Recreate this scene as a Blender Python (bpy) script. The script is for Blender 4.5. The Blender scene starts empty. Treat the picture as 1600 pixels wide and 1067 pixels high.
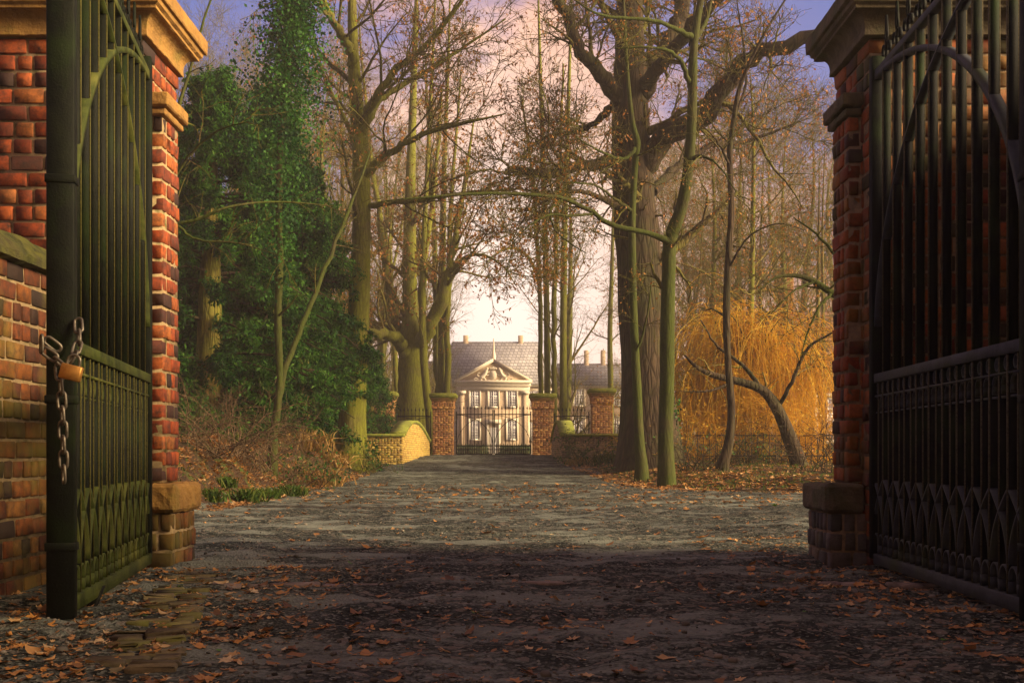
import bpy, bmesh, math, random
import numpy as np
from mathutils import Vector, Matrix

rng = np.random.default_rng(11)
random.seed(11)
SC = bpy.context.scene
COL = SC.collection
F = 1700.0      # focal length in pixels of the 1600 px wide photograph
EYE = 1.0
HOR = 709.0

def P(px, py, d):
    return ((px - 800.0) * d / F, d, EYE + (HOR - py) * d / F)

def smooth(a, b, x):
    t = np.clip((np.asarray(x, float) - a) / (b - a), 0, 1)
    return t * t * (3 - 2 * t)

# ------------------------------------------------------------------ terrain
def verge_l(x, y):
    xl = np.interp(y, [15.5, 17, 18.7, 24, 30, 38, 45, 57, 60], [-30, -13, -5.35, -5.75, -6.0, -5.7, -5.6, -4.6, -4.4])
    return np.where(y < 15.5, -1.0, xl - x)

def verge_r(x, y):
    xr = np.interp(y, [25.5, 26.5, 27.5, 29, 31, 36, 46, 58], [30, 13, 8, 5.2, 4.1, 3.4, 2.6, 2.3])
    return np.where(y < 25.5, -1.0, x - xr)

def wob(x, y):
    return (np.sin(x * 1.7 + 0.6 * y) * np.sin(y * 1.1 - 0.4 * x) * .5 + np.sin(x * .63 + 2.1) * np.sin(y * .71 + x * .2)
            + .35 * np.sin(x * 3.9 + 1.2 * np.sin(y * 2.3)) * np.sin(y * 4.3))

def H(x, y):
    x = np.asarray(x, float); y = np.asarray(y, float)
    g = .93 * smooth(30, 60, y) - .25 * smooth(66, 110, y)
    l = verge_l(x, y); r = verge_r(x, y)
    g = g + smooth(0, 1.35, l) * (1.3 - .95 * smooth(34, 44, y)) * (1 + .16 * wob(x, y)) * (1 - smooth(52, 60, y))
    g = g + smooth(0, 3.2, r) * .42 * (1 + .12 * wob(x, y)) * (1 - smooth(55, 64, y))
    return g + .012 * wob(x * 1.3, y * 1.3) * (y < 60)

def h1(x, y):
    return float(H(np.array([x]), np.array([y]))[0])

# ------------------------------------------------------------------ mesh building
class MB:
    def __init__(self):
        self.v = []; self.q = []; self.t = []; self.a = []; self.n = 0
    def add(self, v, quads=None, tris=None, tint=.5):
        v = np.asarray(v, np.float32).reshape(-1, 3)
        if quads is not None and len(quads): self.q.append(np.asarray(quads, np.int32).reshape(-1, 4) + self.n)
        if tris is not None and len(tris): self.t.append(np.asarray(tris, np.int32).reshape(-1, 3) + self.n)
        a = np.asarray(tint, np.float32)
        self.a.append(np.full(len(v), float(a), np.float32) if a.ndim == 0 else a.reshape(-1))
        self.v.append(v); self.n += len(v)
        return self
    def box(self, x0, x1, y0, y1, z0, z1, tint=.5, bev=0.0):
        c = np.array([[(x0+x1)/2, (y0+y1)/2, (z0+z1)/2]]); h = np.array([[(x1-x0)/2, (y1-y0)/2, (z1-z0)/2]])
        if bev > 0: return self.bricks(c, h, bev, np.array([tint]), 0, 0)
        s = np.array([[-1,-1,-1],[1,-1,-1],[1,1,-1],[-1,1,-1],[-1,-1,1],[1,-1,1],[1,1,1],[-1,1,1]], float)
        return self.add(c + s*h, [[0,3,2,1],[4,5,6,7],[0,1,5,4],[1,2,6,5],[2,3,7,6],[3,0,4,7]], tint=tint)
    def bricks(self, c, h, bev, tint, jit=.003, rot=.012):
        """many chamfered boxes: centres c, half sizes h"""
        B = len(c)
        if B == 0: return self
        V, Q, T = chamfer_template()
        sgn = np.sign(V); ins = (np.abs(V) < .99)
        b = np.minimum(bev, h.min(axis=1) * .6)[:, None, None]
        loc = sgn[None] * (h[:, None, :] - ins[None] * b)
        if jit: loc = loc + rng.normal(0, jit, loc.shape)
        if rot:
            a = rng.normal(0, rot, B); ca = np.cos(a)[:, None]; sa = np.sin(a)[:, None]
            x = loc[..., 0] * ca - loc[..., 1] * sa; y = loc[..., 0] * sa + loc[..., 1] * ca
            loc = np.stack([x, y, loc[..., 2]], -1)
        v = (loc + c[:, None, :]).reshape(-1, 3)
        off = (np.arange(B) * len(V))[:, None, None]
        return self.add(v, (Q[None] + off).reshape(-1, 4), (T[None] + off).reshape(-1, 3), np.repeat(tint, len(V)))
    def prism(self, poly, y0, y1, tint=.5):
        """(x, z) outline extruded along y"""
        n = len(poly)
        v = [(x, y0, z) for x, z in poly] + [(x, y1, z) for x, z in poly]
        self.add(v, [[i, (i+1) % n, n + (i+1) % n, n + i] for i in range(n)], tint=tint)
        base = self.n - 2*n
        for k in range(1, n-1):
            self.t.append(np.array([[base, base+k+1, base+k], [base+n, base+n+k, base+n+k+1]], np.int32)[:, ::-1])
        return self
    def tubes(self, Pn, R, sides=4, tint=.5):
        """Pn (B,n,3), R (B,n)"""
        Pn = np.asarray(Pn, float); R = np.asarray(R, float)
        B, n, _ = Pn.shape
        if B == 0: return self
        T = np.empty_like(Pn); T[:, 1:-1] = Pn[:, 2:] - Pn[:, :-2]; T[:, 0] = Pn[:, 1] - Pn[:, 0]; T[:, -1] = Pn[:, -1] - Pn[:, -2]
        T /= np.linalg.norm(T, axis=2, keepdims=True) + 1e-9
        avg = T.mean(axis=1); ref = np.where(np.abs(avg[:, 2:3]) > .75, np.array([[1., .13, 0]]), np.array([[.05, .1, 1.]]))
        U = np.cross(T, ref[:, None, :]); U /= np.linalg.norm(U, axis=2, keepdims=True) + 1e-9
        W = np.cross(T, U)
        ang = np.arange(sides) * 2 * math.pi / sides
        ring = U[:, :, None, :] * np.cos(ang)[None, None, :, None] + W[:, :, None, :] * np.sin(ang)[None, None, :, None]
        v = Pn[:, :, None, :] + ring * R[:, :, None, None]
        i = np.arange(n-1)[:, None]; k = np.arange(sides)[None, :]
        q = np.stack([i*sides + k, i*sides + (k+1) % sides, (i+1)*sides + (k+1) % sides, (i+1)*sides + k], -1).reshape(-1, 4)
        off = (np.arange(B) * n * sides)[:, None, None]
        t = np.asarray(tint, float)
        t = np.full(B*n*sides, float(t)) if t.ndim == 0 else np.repeat(t, n*sides)
        return self.add(v.reshape(-1, 3), (q[None] + off).reshape(-1, 4), tint=t)
    def leaves(self, c, size, tint, droop=.3, aspect=.5):
        """diamond leaf quads, random directions"""
        B = len(c)
        if B == 0: return self
        d = rng.normal(0, 1, (B, 3)); d[:, 2] -= droop; d /= np.linalg.norm(d, axis=1, keepdims=True)
        u = np.cross(d, rng.normal(0, 1, (B, 3))); u /= np.linalg.norm(u, axis=1, keepdims=True) + 1e-9
        w = np.cross(d, u)
        s = np.asarray(size, float).reshape(-1, 1) * np.ones((B, 1))
        v = np.stack([c, c + d*s*.5 + u*s*aspect*.5 + w*s*.06, c + d*s, c + d*s*.5 - u*s*aspect*.5 + w*s*.06], 1)
        return self.add(v.reshape(-1, 3), np.arange(4*B).reshape(-1, 4), tint=np.repeat(tint, 4))
    def mesh(self, name, mat, smooth_=False):
        me = bpy.data.meshes.new(name)
        v = np.concatenate(self.v) if self.v else np.zeros((0, 3), np.float32)
        q = np.concatenate(self.q) if self.q else np.zeros((0, 4), np.int32)
        t = np.concatenate(self.t) if self.t else np.zeros((0, 3), np.int32)
        me.vertices.add(len(v)); me.vertices.foreach_set('co', v.ravel())
        me.loops.add(q.size + t.size); me.loops.foreach_set('vertex_index', np.concatenate([q.ravel(), t.ravel()]).astype(np.int32))
        me.polygons.add(len(q) + len(t))
        st = np.concatenate([np.arange(len(q)) * 4, q.size + np.arange(len(t)) * 3]).astype(np.int32)
        me.polygons.foreach_set('loop_start', st)
        me.update(calc_edges=True)
        at = me.attributes.new('tint', 'FLOAT', 'POINT'); at.data.foreach_set('value', np.concatenate(self.a).astype(np.float32))
        if smooth_: me.polygons.foreach_set('use_smooth', np.ones(len(me.polygons), bool))
        me.materials.append(mat); me.validate()
        return me
    def build(self, name, mat, parent=None, smooth_=False, fix=False):
        me = self.mesh(name, mat, smooth_)
        if fix:
            bm = bmesh.new(); bm.from_mesh(me); bmesh.ops.recalc_face_normals(bm, faces=bm.faces); bm.to_mesh(me); bm.free()
        o = bpy.data.objects.new(name, me); COL.objects.link(o)
        if parent is not None: o.parent = parent
        return o

_tmpl = []
def chamfer_template():
    if not _tmpl:
        bm = bmesh.new(); bmesh.ops.create_cube(bm, size=2)
        bmesh.ops.bevel(bm, geom=bm.edges[:], offset=.2, segments=1, affect='EDGES', profile=.5)
        bm.verts.ensure_lookup_table()
        V = np.array([v.co[:] for v in bm.verts])
        Q = np.array([[v.index for v in f.verts] for f in bm.faces if len(f.verts) == 4])
        T = np.array([[v.index for v in f.verts] for f in bm.faces if len(f.verts) == 3])
        bm.free(); _tmpl.extend([V, Q, T])
    return _tmpl

def tag(o, label, cat, group=None, kind=None):
    if label: o['label'] = label
    if cat: o['category'] = cat
    if group: o['group'] = group
    if kind: o['kind'] = kind
    return o

def empty(name, loc=(0, 0, 0), rz=0.0):
    o = bpy.data.objects.new(name, None); COL.objects.link(o)
    o.location = loc; o.rotation_euler = (0, 0, rz); o.empty_display_size = .2
    return o

def copy_tree(o, parent=None):
    c = o.copy(); COL.objects.link(c)
    if parent is not None: c.parent = parent
    for ch in list(o.children): copy_tree(ch, c)
    return c

def spline(ctrl, n=24):
    c = np.asarray(ctrl, float); k = len(c)
    c = np.concatenate([[2*c[0] - c[1]], c, [2*c[-1] - c[-2]]])
    t = np.linspace(0, k - 1 - 1e-6, n); i = t.astype(int); f = (t - i)[:, None]
    p0, p1, p2, p3 = c[i], c[i+1], c[i+2], c[i+3]
    return .5 * (2*p1 + (p2 - p0)*f + (2*p0 - 5*p1 + 4*p2 - p3)*f*f + (3*p1 - p0 - 3*p2 + p3)*f**3)

# ------------------------------------------------------------------ materials
class NT:
    def __init__(self, name):
        self.m = bpy.data.materials.new(name); self.m.use_nodes = True
        self.t = self.m.node_tree; self.t.nodes.clear()
        self.out = self.n('ShaderNodeOutputMaterial')
    def n(self, ty, **kw):
        x = self.t.nodes.new(ty)
        for k, v in kw.items():
            if k.startswith('i_'): x.inputs[k[2:].replace('_', ' ')].default_value = v
            else: setattr(x, k, v)
        return x
    def l(self, a, b): self.t.links.new(a, b)
    def obj(self): return self.n('ShaderNodeTexCoord').outputs['Object']
    def noise(self, scale, detail=6, rough=.6, vec=None, stretch=None):
        x = self.n('ShaderNodeTexNoise'); x.inputs['Scale'].default_value = scale; x.inputs['Detail'].default_value = detail; x.inputs['Roughness'].default_value = rough
        v = vec or self.obj()
        if stretch:
            mp = self.n('ShaderNodeMapping'); mp.inputs['Scale'].default_value = stretch; self.l(v, mp.inputs['Vector']); v = mp.outputs[0]
        self.l(v, x.inputs['Vector']); return x.outputs['Fac']
    def ramp(self, fac, stops, const=False):
        r = self.n('ShaderNodeValToRGB'); e = r.color_ramp.elements
        if const: r.color_ramp.interpolation = 'CONSTANT'
        while len(e) < len(stops): e.new(.5)
        for k, (p, c) in enumerate(stops):
            e[k].position = p; e[k].color = (*c, 1) if len(c) == 3 else c
        self.l(fac, r.inputs[0]); return r.outputs[0]
    def mix(self, fac, a, b, mode='MIX'):
        x = self.n('ShaderNodeMix', data_type='RGBA', blend_type=mode)
        for s, v in ((x.inputs['Factor'], fac), (x.inputs['A'], a), (x.inputs['B'], b)):
            pass
        ins = [i for i in x.inputs if i.enabled]
        for s, v in zip((x.inputs[0], x.inputs[6], x.inputs[7]), (fac, a, b)):
            if hasattr(v, 'is_linked') or isinstance(v, bpy.types.NodeSocket): self.l(v, s)
            elif isinstance(v, (int, float)): s.default_value = v
            else: s.default_value = (*v, 1)
        return x.outputs[2]
    def tint(self):
        a = self.n('ShaderNodeAttribute'); a.attribute_name = 'tint'; return a.outputs['Fac']
    def math(self, op, a, b=0.0):
        x = self.n('ShaderNodeMath', operation=op)
        for s, v in zip(x.inputs, (a, b)):
            if isinstance(v, bpy.types.NodeSocket): self.l(v, s)
            else: s.default_value = v
        return x.outputs[0]
    def bump(self, h, strength=.5, dist=.02, prev=None):
        b = self.n('ShaderNodeBump'); b.inputs['Strength'].default_value = strength; b.inputs['Distance'].default_value = dist
        self.l(h, b.inputs['Height'])
        if prev is not None: self.l(prev, b.inputs['Normal'])
        return b.outputs[0]
    def finish(self, color, rough=.8, normal=None, metal=0.0, trans=0.0, spec=.5):
        p = self.n('ShaderNodeBsdfPrincipled')
        if isinstance(color, bpy.types.NodeSocket): self.l(color, p.inputs['Base Color'])
        else: p.inputs['Base Color'].default_value = (*color, 1)
        if isinstance(rough, bpy.types.NodeSocket): self.l(rough, p.inputs['Roughness'])
        else: p.inputs['Roughness'].default_value = rough
        p.inputs['Metallic'].default_value = metal
        p.inputs['Specular IOR Level'].default_value = spec
        if normal is not None: self.l(normal, p.inputs['Normal'])
        s = p.outputs[0]
        if trans > 0:
            tr = self.n('ShaderNodeBsdfTranslucent')
            if isinstance(color, bpy.types.NodeSocket): self.l(color, tr.inputs[0])
            else: tr.inputs[0].default_value = (*color, 1)
            mx = self.n('ShaderNodeMixShader'); mx.inputs[0].default_value = trans
            self.l(p.outputs[0], mx.inputs[1]); self.l(tr.outputs[0], mx.inputs[2]); s = mx.outputs[0]
        self.l(s, self.out.inputs['Surface'])
        return self.m

def m_brick(name, stops, moss=.0, stain=.5, mossc=(.10, .13, .015)):
    t = NT(name)
    c = t.ramp(t.tint(), stops)
    n1 = t.noise(14, 8, .65); n2 = t.noise(1.3, 5, .6); n3 = t.noise(60, 4, .7)
    c = t.mix(t.math('MULTIPLY', t.ramp(n1, [(.38, (0,0,0)), (.72, (1,1,1))]), stain), c, (.028, .018, .014))
    c = t.mix(.35, c, t.ramp(n3, [(.3, (.25, .25, .25)), (.7, (1.3, 1.25, 1.2))]), 'MULTIPLY')
    if moss > 0:
        c = t.mix(t.math('MULTIPLY', t.ramp(n2, [(.46, (0,0,0)), (.66, (1,1,1))]), moss), c, mossc)
    nb = t.bump(n1, .5, .012, t.bump(n3, .5, .004))
    return t.finish(c, .82, nb, spec=.35)

def m_plain(name, c1, c2, scale=6, rough=.8, bump=.4, bdist=.01, c3=None, trans=0, spec=.4, stretch=None, metal=0):
    t = NT(name)
    n = t.noise(scale, 8, .65, stretch=stretch); n2 = t.noise(scale * 5, 5, .7, stretch=stretch)
    c = t.mix(t.ramp(n, [(.35, (0,0,0)), (.65, (1,1,1))]), c1, c2)
    if c3: c = t.mix(t.ramp(t.noise(scale * .35, 5, .6), [(.5, (0,0,0)), (.68, (1,1,1))]), c, c3)
    return t.finish(c, rough, t.bump(n2, bump, bdist, t.bump(n, bump, bdist * 2)), trans=trans, spec=spec, metal=metal)

def m_bark(name, c1, c2, moss, amount=.6, scale=5, crk=.75):
    t = NT(name)
    n = t.noise(scale, 9, .7, stretch=(1, 1, .18)); n2 = t.noise(.8, 5, .65)
    v = t.n('ShaderNodeTexVoronoi', feature='DISTANCE_TO_EDGE'); v.inputs['Scale'].default_value = scale * 1.6
    mp = t.n('ShaderNodeMapping'); mp.inputs['Scale'].default_value = (1, 1, .16); t.l(t.obj(), mp.inputs[0]); t.l(mp.outputs[0], v.inputs['Vector'])
    crack = t.ramp(v.outputs['Distance'], [(0, (0,0,0)), (.22, (1,1,1))])
    c = t.mix(t.ramp(n, [(.3, (0,0,0)), (.7, (1,1,1))]), c1, c2)
    lo = .62 - .3 * amount
    c = t.mix(t.ramp(n2, [(lo - .08, (0,0,0)), (lo + .14, (1,1,1))]), c, t.mix(n, tuple(.55 * q for q in moss), moss))
    c = t.mix(.6, c, t.ramp(t.noise(22, 5, .7, stretch=(1, 1, .5)), [(.3, (.45, .45, .45)), (.7, (1.4, 1.35, 1.3))]), 'MULTIPLY')
    c = t.mix(crk, c, t.mix(crack, (.35, .33, .3), (1, 1, 1)), 'MULTIPLY')
    return t.finish(c, .9, t.bump(crack, .8 * crk, .03, t.bump(n, .7, .03)), spec=.25)

def m_leaf(name, stops, trans=.35, rough=.55, spec=.35):
    t = NT(name)
    c = t.ramp(t.tint(), stops)
    c = t.mix(.5, c, t.ramp(t.noise(25, 3, .6), [(.3, (.6, .6, .6)), (.7, (1.3, 1.3, 1.3))]), 'MULTIPLY')
    return t.finish(c, rough, trans=trans, spec=spec)

BR = [(0, (.035, .02, .018)), (.15, (.07, .024, .018)), (.3, (.20, .04, .016)), (.6, (.34, .065, .017)), (.85, (.42, .10, .022)), (1, (.40, .15, .04))]
M = {}
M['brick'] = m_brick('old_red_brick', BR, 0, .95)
M['brick_dark'] = m_brick('shade_darkened_red_brick', [(p, tuple(.8 * q for q in c)) for p, c in BR], .35, .6)  # darker copy of the red brick: the right pier's shade put into its colour
M['brick_moss'] = m_brick('mossy_brick', [(p, (c[0] * .6, c[1] * .85, c[2] * .8)) for p, c in BR], .95, .9, (.12, .10, .016))
M['brick_yellow'] = m_brick('sunlit_toned_brick', [(0, (.40, .22, .05)), (.5, (.62, .42, .09)), (1, (.70, .52, .14))], .45, .15, (.40, .36, .04))  # left parapet's sunlight put into brick and moss colour; right twin stays greyer
M['brick_grey'] = m_brick('grey_brown_brick', [(0, (.16, .11, .09)), (.5, (.36, .26, .21)), (1, (.50, .34, .2))], .3, .25)
M['brick_far'] = m_brick('weathered_far_brick', [(0, (.28, .12, .06)), (.5, (.56, .24, .09)), (1, (.70, .40, .14))], .15, .15)
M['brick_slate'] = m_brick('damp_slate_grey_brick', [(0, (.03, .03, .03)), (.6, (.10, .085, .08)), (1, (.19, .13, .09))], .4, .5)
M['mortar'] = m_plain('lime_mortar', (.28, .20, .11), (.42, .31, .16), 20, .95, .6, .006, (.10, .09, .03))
M['mortar_dark'] = m_plain('shade_darkened_mortar', (.16, .11, .07), (.26, .18, .10), 20, .95, .6, .006, (.07, .06, .03))  # mortar darkened to carry the right pier's shade
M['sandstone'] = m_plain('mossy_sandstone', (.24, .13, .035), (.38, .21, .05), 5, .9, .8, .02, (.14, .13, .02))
M['sandstone_dark'] = m_plain('shade_darkened_sandstone', (.07, .058, .035), (.14, .11, .06), 5, .9, .8, .02, (.05, .07, .018))  # stone darkened to carry the right pier's shade
M['moss_cap'] = m_plain('moss_covered_coping', (.17, .21, .025), (.30, .32, .05), 7, .95, .7, .02, (.12, .13, .03))
M['iron'] = m_plain('weathered_wrought_iron', (.005, .007, .004), (.012, .016, .008), 9, .62, .5, .006, (.020, .034, .008), spec=.22)
M['iron_green'] = m_plain('algae_stained_iron', (.016, .022, .006), (.05, .065, .013), 7, .7, .5, .006, (.09, .095, .022), spec=.12)
M['iron_blue'] = m_plain('blue_black_iron', (.004, .005, .006), (.010, .013, .014), 9, .6, .5, .006, (.016, .028, .010), spec=.25)
M['iron_far'] = m_plain('black_railing_iron', (.010, .009, .009), (.018, .015, .015), 9, .6, .1, spec=.15)
def m_iron(name, c1, c2, moss, edge, rough=.62):
    t = NT(name); n = t.noise(9, 8, .65); n2 = t.noise(70, 4, .7); n3 = t.noise(2.2, 5, .6)
    c = t.mix(t.ramp(n, [(.35, (0,0,0)), (.65, (1,1,1))]), c1, c2)
    c = t.mix(t.ramp(n3, [(.5, (0,0,0)), (.68, (1,1,1))]), c, moss)
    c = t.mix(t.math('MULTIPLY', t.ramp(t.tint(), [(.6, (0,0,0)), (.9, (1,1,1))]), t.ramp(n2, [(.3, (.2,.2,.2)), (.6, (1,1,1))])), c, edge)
    c = t.mix(t.math('MULTIPLY', t.ramp(n2, [(.68, (0,0,0)), (.74, (1,1,1))]), .5), c, tuple(.6 * q for q in edge))
    return t.finish(c, rough, t.bump(n2, .6, .005, t.bump(n, .5, .01)), spec=.10)
M['moss_dark'] = m_plain('dark_mossy_coping', (.045, .05, .012), (.13, .13, .02), 6, .95, .9, .03, (.05, .038, .022))
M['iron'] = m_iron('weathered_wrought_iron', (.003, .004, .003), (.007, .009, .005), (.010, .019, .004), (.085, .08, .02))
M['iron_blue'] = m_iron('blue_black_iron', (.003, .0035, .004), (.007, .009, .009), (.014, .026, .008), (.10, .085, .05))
M['iron_pale'] = m_plain('bluish_lit_iron', (.02, .024, .03), (.045, .052, .06), 7, .6, .5, .006, (.03, .04, .016), spec=.25)  # bluish light on the right leaf's arches and rails put into the colour
M['steel'] = m_plain('dull_zinc_steel', (.09, .08, .065), (.19, .165, .13), 30, .5, .4, .003, metal=.8)
M['brass'] = m_plain('tarnished_brass', (.34, .16, .04), (.52, .27, .07), 22, .5, .2, .002, metal=.75)
M['bark_moss'] = m_bark('moss_covered_bark', (.10, .085, .035), (.21, .18, .06), (.24, .26, .025), .85, 5, .4)
M['bark_green'] = m_bark('green_bark', (.04, .035, .016), (.085, .075, .028), (.07, .095, .012), .75, 6, .3)
M['bark_oak'] = m_bark('dark_oak_bark', (.030, .020, .013), (.10, .068, .04), (.065, .07, .018), .3, 4)
M['bark_grey'] = m_bark('grey_brown_bark', (.12, .095, .05), (.22, .18, .09), (.21, .22, .035), .7)
M['bark_twig'] = m_bark('twig_bark', (.085, .06, .024), (.17, .125, .045), (.19, .19, .03), .6)
M['twig_brown'] = m_bark('brown_brushwood', (.10, .065, .04), (.24, .16, .09), (.14, .10, .05), .1)
M['bark_warm'] = m_bark('warm_twig_bark', (.17, .115, .035), (.30, .21, .06), (.24, .24, .035), .6)
M['yew'] = m_leaf('yew_needles', [(0, (.006, .032, .014)), (.45, (.024, .094, .011)), (.8, (.06, .18, .018)), (1, (.10, .22, .03))], .35, .6, .12)
M['ivy'] = m_leaf('ivy_leaves', [(0, (.008, .042, .014)), (.5, (.024, .11, .016)), (1, (.065, .19, .025))], .3, .55, .15)
M['dry_leaf'] = m_leaf('withered_leaves', [(0, (.26, .09, .02)), (.5, (.42, .17, .03)), (1, (.55, .28, .06))], .45)
M['litter'] = m_leaf('fallen_leaves', [(0, (.08, .04, .024)), (.22, (.24, .12, .05)), (.45, (.44, .22, .08)), (.65, (.55, .25, .05)), (.82, (.58, .38, .18)), (.97, (.64, .50, .30)), (1, (.10, .24, .03))], .15, .6)
M['willow'] = m_leaf('willow_withies', [(0, (.50, .22, .015)), (.45, (.80, .49, .035)), (1, (.86, .68, .11))], .55)
M['grass'] = m_leaf('grass_blades', [(0, (.03, .075, .012)), (.5, (.08, .14, .02)), (1, (.20, .16, .04))], .35, .6, .15)
M['straw'] = m_leaf('dry_straw', [(0, (.22, .12, .03)), (.6, (.42, .25, .07)), (1, (.22, .2, .05))], .35)
M['hedge'] = m_leaf('box_leaves', [(0, (.08, .14, .05)), (1, (.17, .25, .09))], .3)

def m_asphalt():
    t = NT('worn_wet_asphalt')
    def vor(sc):
        v = t.n('ShaderNodeTexVoronoi'); v.inputs['Scale'].default_value = sc; t.l(t.obj(), v.inputs['Vector']); return v
    v1 = vor(52); v2 = vor(19)
    s1 = t.n('ShaderNodeSeparateColor'); t.l(v1.outputs['Color'], s1.inputs[0]); s2 = t.n('ShaderNodeSeparateColor'); t.l(v2.outputs['Color'], s2.inputs[0])
    n1 = t.noise(1.0, 9, .7, stretch=(.5, 1.25, 1)); n2 = t.noise(6, 8, .75, stretch=(.6, 1.2, 1)); n3 = t.noise(.3, 5, .6, stretch=(.45, 1.1, 1)); n4 = t.noise(38, 4, .7)
    c = t.mix(t.ramp(n2, [(.38, (0,0,0)), (.62, (1,1,1))]), (.007, .009, .0078), (.044, .053, .047))
    c = t.mix(t.ramp(s1.outputs[0], [(.55, (0,0,0)), (.95, (1,1,1))]), c, t.mix(s1.outputs[1], (.042, .048, .043), (.24, .26, .22)))
    c = t.mix(t.math('MULTIPLY', t.ramp(s2.outputs[0], [(.84, (0,0,0)), (.9, (1,1,1))]), .65), c, (.24, .21, .17))
    dirt = t.math('MULTIPLY', t.ramp(t.math('ADD', n1, t.math('MULTIPLY', t.math('SUBTRACT', n4, .5), .22)), [(.50, (0,0,0)), (.58, (1,1,1))]), .8)
    c = t.mix(dirt, c, t.mix(n2, (.072, .085, .072), (.36, .40, .35)))
    c = t.mix(t.math('MULTIPLY', t.ramp(n3, [(.55, (0,0,0)), (.66, (1,1,1))]), .45), c, t.mix(n2, (.016, .013, .011), (.07, .05, .038)))
    wet = t.ramp(t.noise(.9, 7, .7, stretch=(.5, 1.3, 1)), [(.34, (1, 1, 1)), (.44, (0, 0, 0))])
    r = t.mix(wet, (.95, .95, .95), (.45, .45, .45))
    nb = t.bump(v1.outputs['Distance'], .8, .015, t.bump(n2, .7, .02, t.bump(n4, .7, .012)))
    m = t.finish(c, r, nb, spec=.12)
    return m
M['asphalt'] = m_asphalt()

def m_soil():
    t = NT('leafy_soil')
    n1 = t.noise(1.6, 8, .7); n2 = t.noise(11, 7, .7)
    c = t.mix(t.ramp(n2, [(.35, (0,0,0)), (.65, (1,1,1))]), (.028, .018, .013), (.10, .058, .034))
    c = t.mix(t.ramp(n1, [(.5, (0,0,0)), (.62, (1,1,1))]), c, t.mix(n2, (.04, .07, .012), (.12, .13, .03)))
    return t.finish(c, .95, t.bump(n2, .9, .06, t.bump(n1, .8, .15)), spec=.2)
M['soil'] = m_soil()

# ------------------------------------------------------------------ camera, light, world
cam = bpy.data.cameras.new('camera'); co = bpy.data.objects.new('camera', cam); COL.objects.link(co)
co.location = (0, 0, EYE); co.rotation_euler = (math.radians(90), 0, 0)
cam.sensor_width = 36; cam.lens = F / 1600 * 36; cam.shift_y = (HOR - 533.5) / 1600; cam.clip_end = 3000; cam.clip_start = .05
SC.camera = co
SUN = Vector((.92, -.27, .40)).normalized()
sl = bpy.data.lights.new('sun', 'SUN'); so = bpy.data.objects.new('sun', sl); COL.objects.link(so)
sl.energy = 4.8; sl.angle = math.radians(26); sl.color = (1, .74, .42)
so.rotation_mode = 'QUATERNION'; so.rotation_quaternion = SUN.to_track_quat('Z', 'Y')

def world():
    w = bpy.data.worlds.new('World'); SC.world = w; w.use_nodes = True
    t = NT.__new__(NT); t.t = w.node_tree; t.t.nodes.clear()
    out = t.n('ShaderNodeOutputWorld')
    sky = t.n('ShaderNodeTexSky', sky_type='NISHITA'); sky.sun_disc = False
    sky.sun_elevation = math.asin(SUN.z); sky.sun_rotation = math.atan2(SUN.x, SUN.y)
    b1 = t.n('ShaderNodeBackground'); b1.inputs[1].default_value = .07
    skyc = t.mix(1.0, sky.outputs[0], (.26, .44, .95), 'MULTIPLY')
    t.l(skyc, b1.inputs[0])
    d = t.n('ShaderNodeTexCoord').outputs['Generated']
    n = t.noise(3.2, 9, .62, vec=d, stretch=(1, 1, 2.0))
    n2 = t.noise(9, 8, .6, vec=d, stretch=(1, 1, 2.2))
    dot = t.n('ShaderNodeVectorMath', operation='DOT_PRODUCT'); t.l(d, dot.inputs[0])
    g = Vector((-.005, 1, .135)).normalized(); dot.inputs[1].default_value = g
    glow = t.ramp(dot.outputs['Value'], [(.92, (0,0,0)), (.965, (.16, .16, .16)), (.988, (.42, .42, .42)), (.997, (.8, .8, .8)), (1, (1, 1, 1))])
    gaps = None
    for gx, gy, w in ((385, 75, .984), (1270, -80, .991)):
        dg = t.n('ShaderNodeVectorMath', operation='DOT_PRODUCT'); t.l(d, dg.inputs[0]); dg.inputs[1].default_value = Vector(((gx - 800) / F, 1, (HOR - gy) / F)).normalized()
        q = t.ramp(dg.outputs['Value'], [(w - .02, (0,0,0)), (w + .012, (1,1,1))]); gaps = q if gaps is None else t.math('MAXIMUM', gaps, q)
    n = t.math('SUBTRACT', n, t.math('MULTIPLY', gaps, .22))
    fac = t.ramp(t.math('ADD', n, t.math('MULTIPLY', t.math('SUBTRACT', t.math('MAXIMUM', t.math('MAXIMUM', dot.outputs['Value'], .87), t.math('MULTIPLY', dot.outputs['Value'], -1.6)), .935), 1.3)), [(.31, (0,0,0)), (.47, (1,1,1))])
    fac2 = t.math('MAXIMUM', fac, glow)
    cl = t.ramp(n2, [(.3, (.29, .12, .095)), (.5, (.50, .235, .15)), (.72, (.66, .37, .235))])
    cl = t.mix(glow, cl, (.70, .565, .49))
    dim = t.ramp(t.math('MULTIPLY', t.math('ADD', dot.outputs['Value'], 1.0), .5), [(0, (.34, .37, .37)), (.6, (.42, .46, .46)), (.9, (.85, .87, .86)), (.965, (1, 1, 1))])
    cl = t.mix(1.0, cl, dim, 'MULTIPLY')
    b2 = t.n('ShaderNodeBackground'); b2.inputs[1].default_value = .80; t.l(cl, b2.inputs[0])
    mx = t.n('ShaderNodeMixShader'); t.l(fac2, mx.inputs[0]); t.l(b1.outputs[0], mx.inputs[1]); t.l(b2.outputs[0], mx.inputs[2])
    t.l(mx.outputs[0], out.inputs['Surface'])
world()
SC.view_settings.view_transform = 'Standard'; SC.view_settings.look = 'None'; SC.view_settings.exposure = 1.35
SC.cycles.use_denoising = True
SC.cycles.max_bounces = 6; SC.cycles.volume_bounces = 0; SC.cycles.transparent_max_bounces = 4

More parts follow.
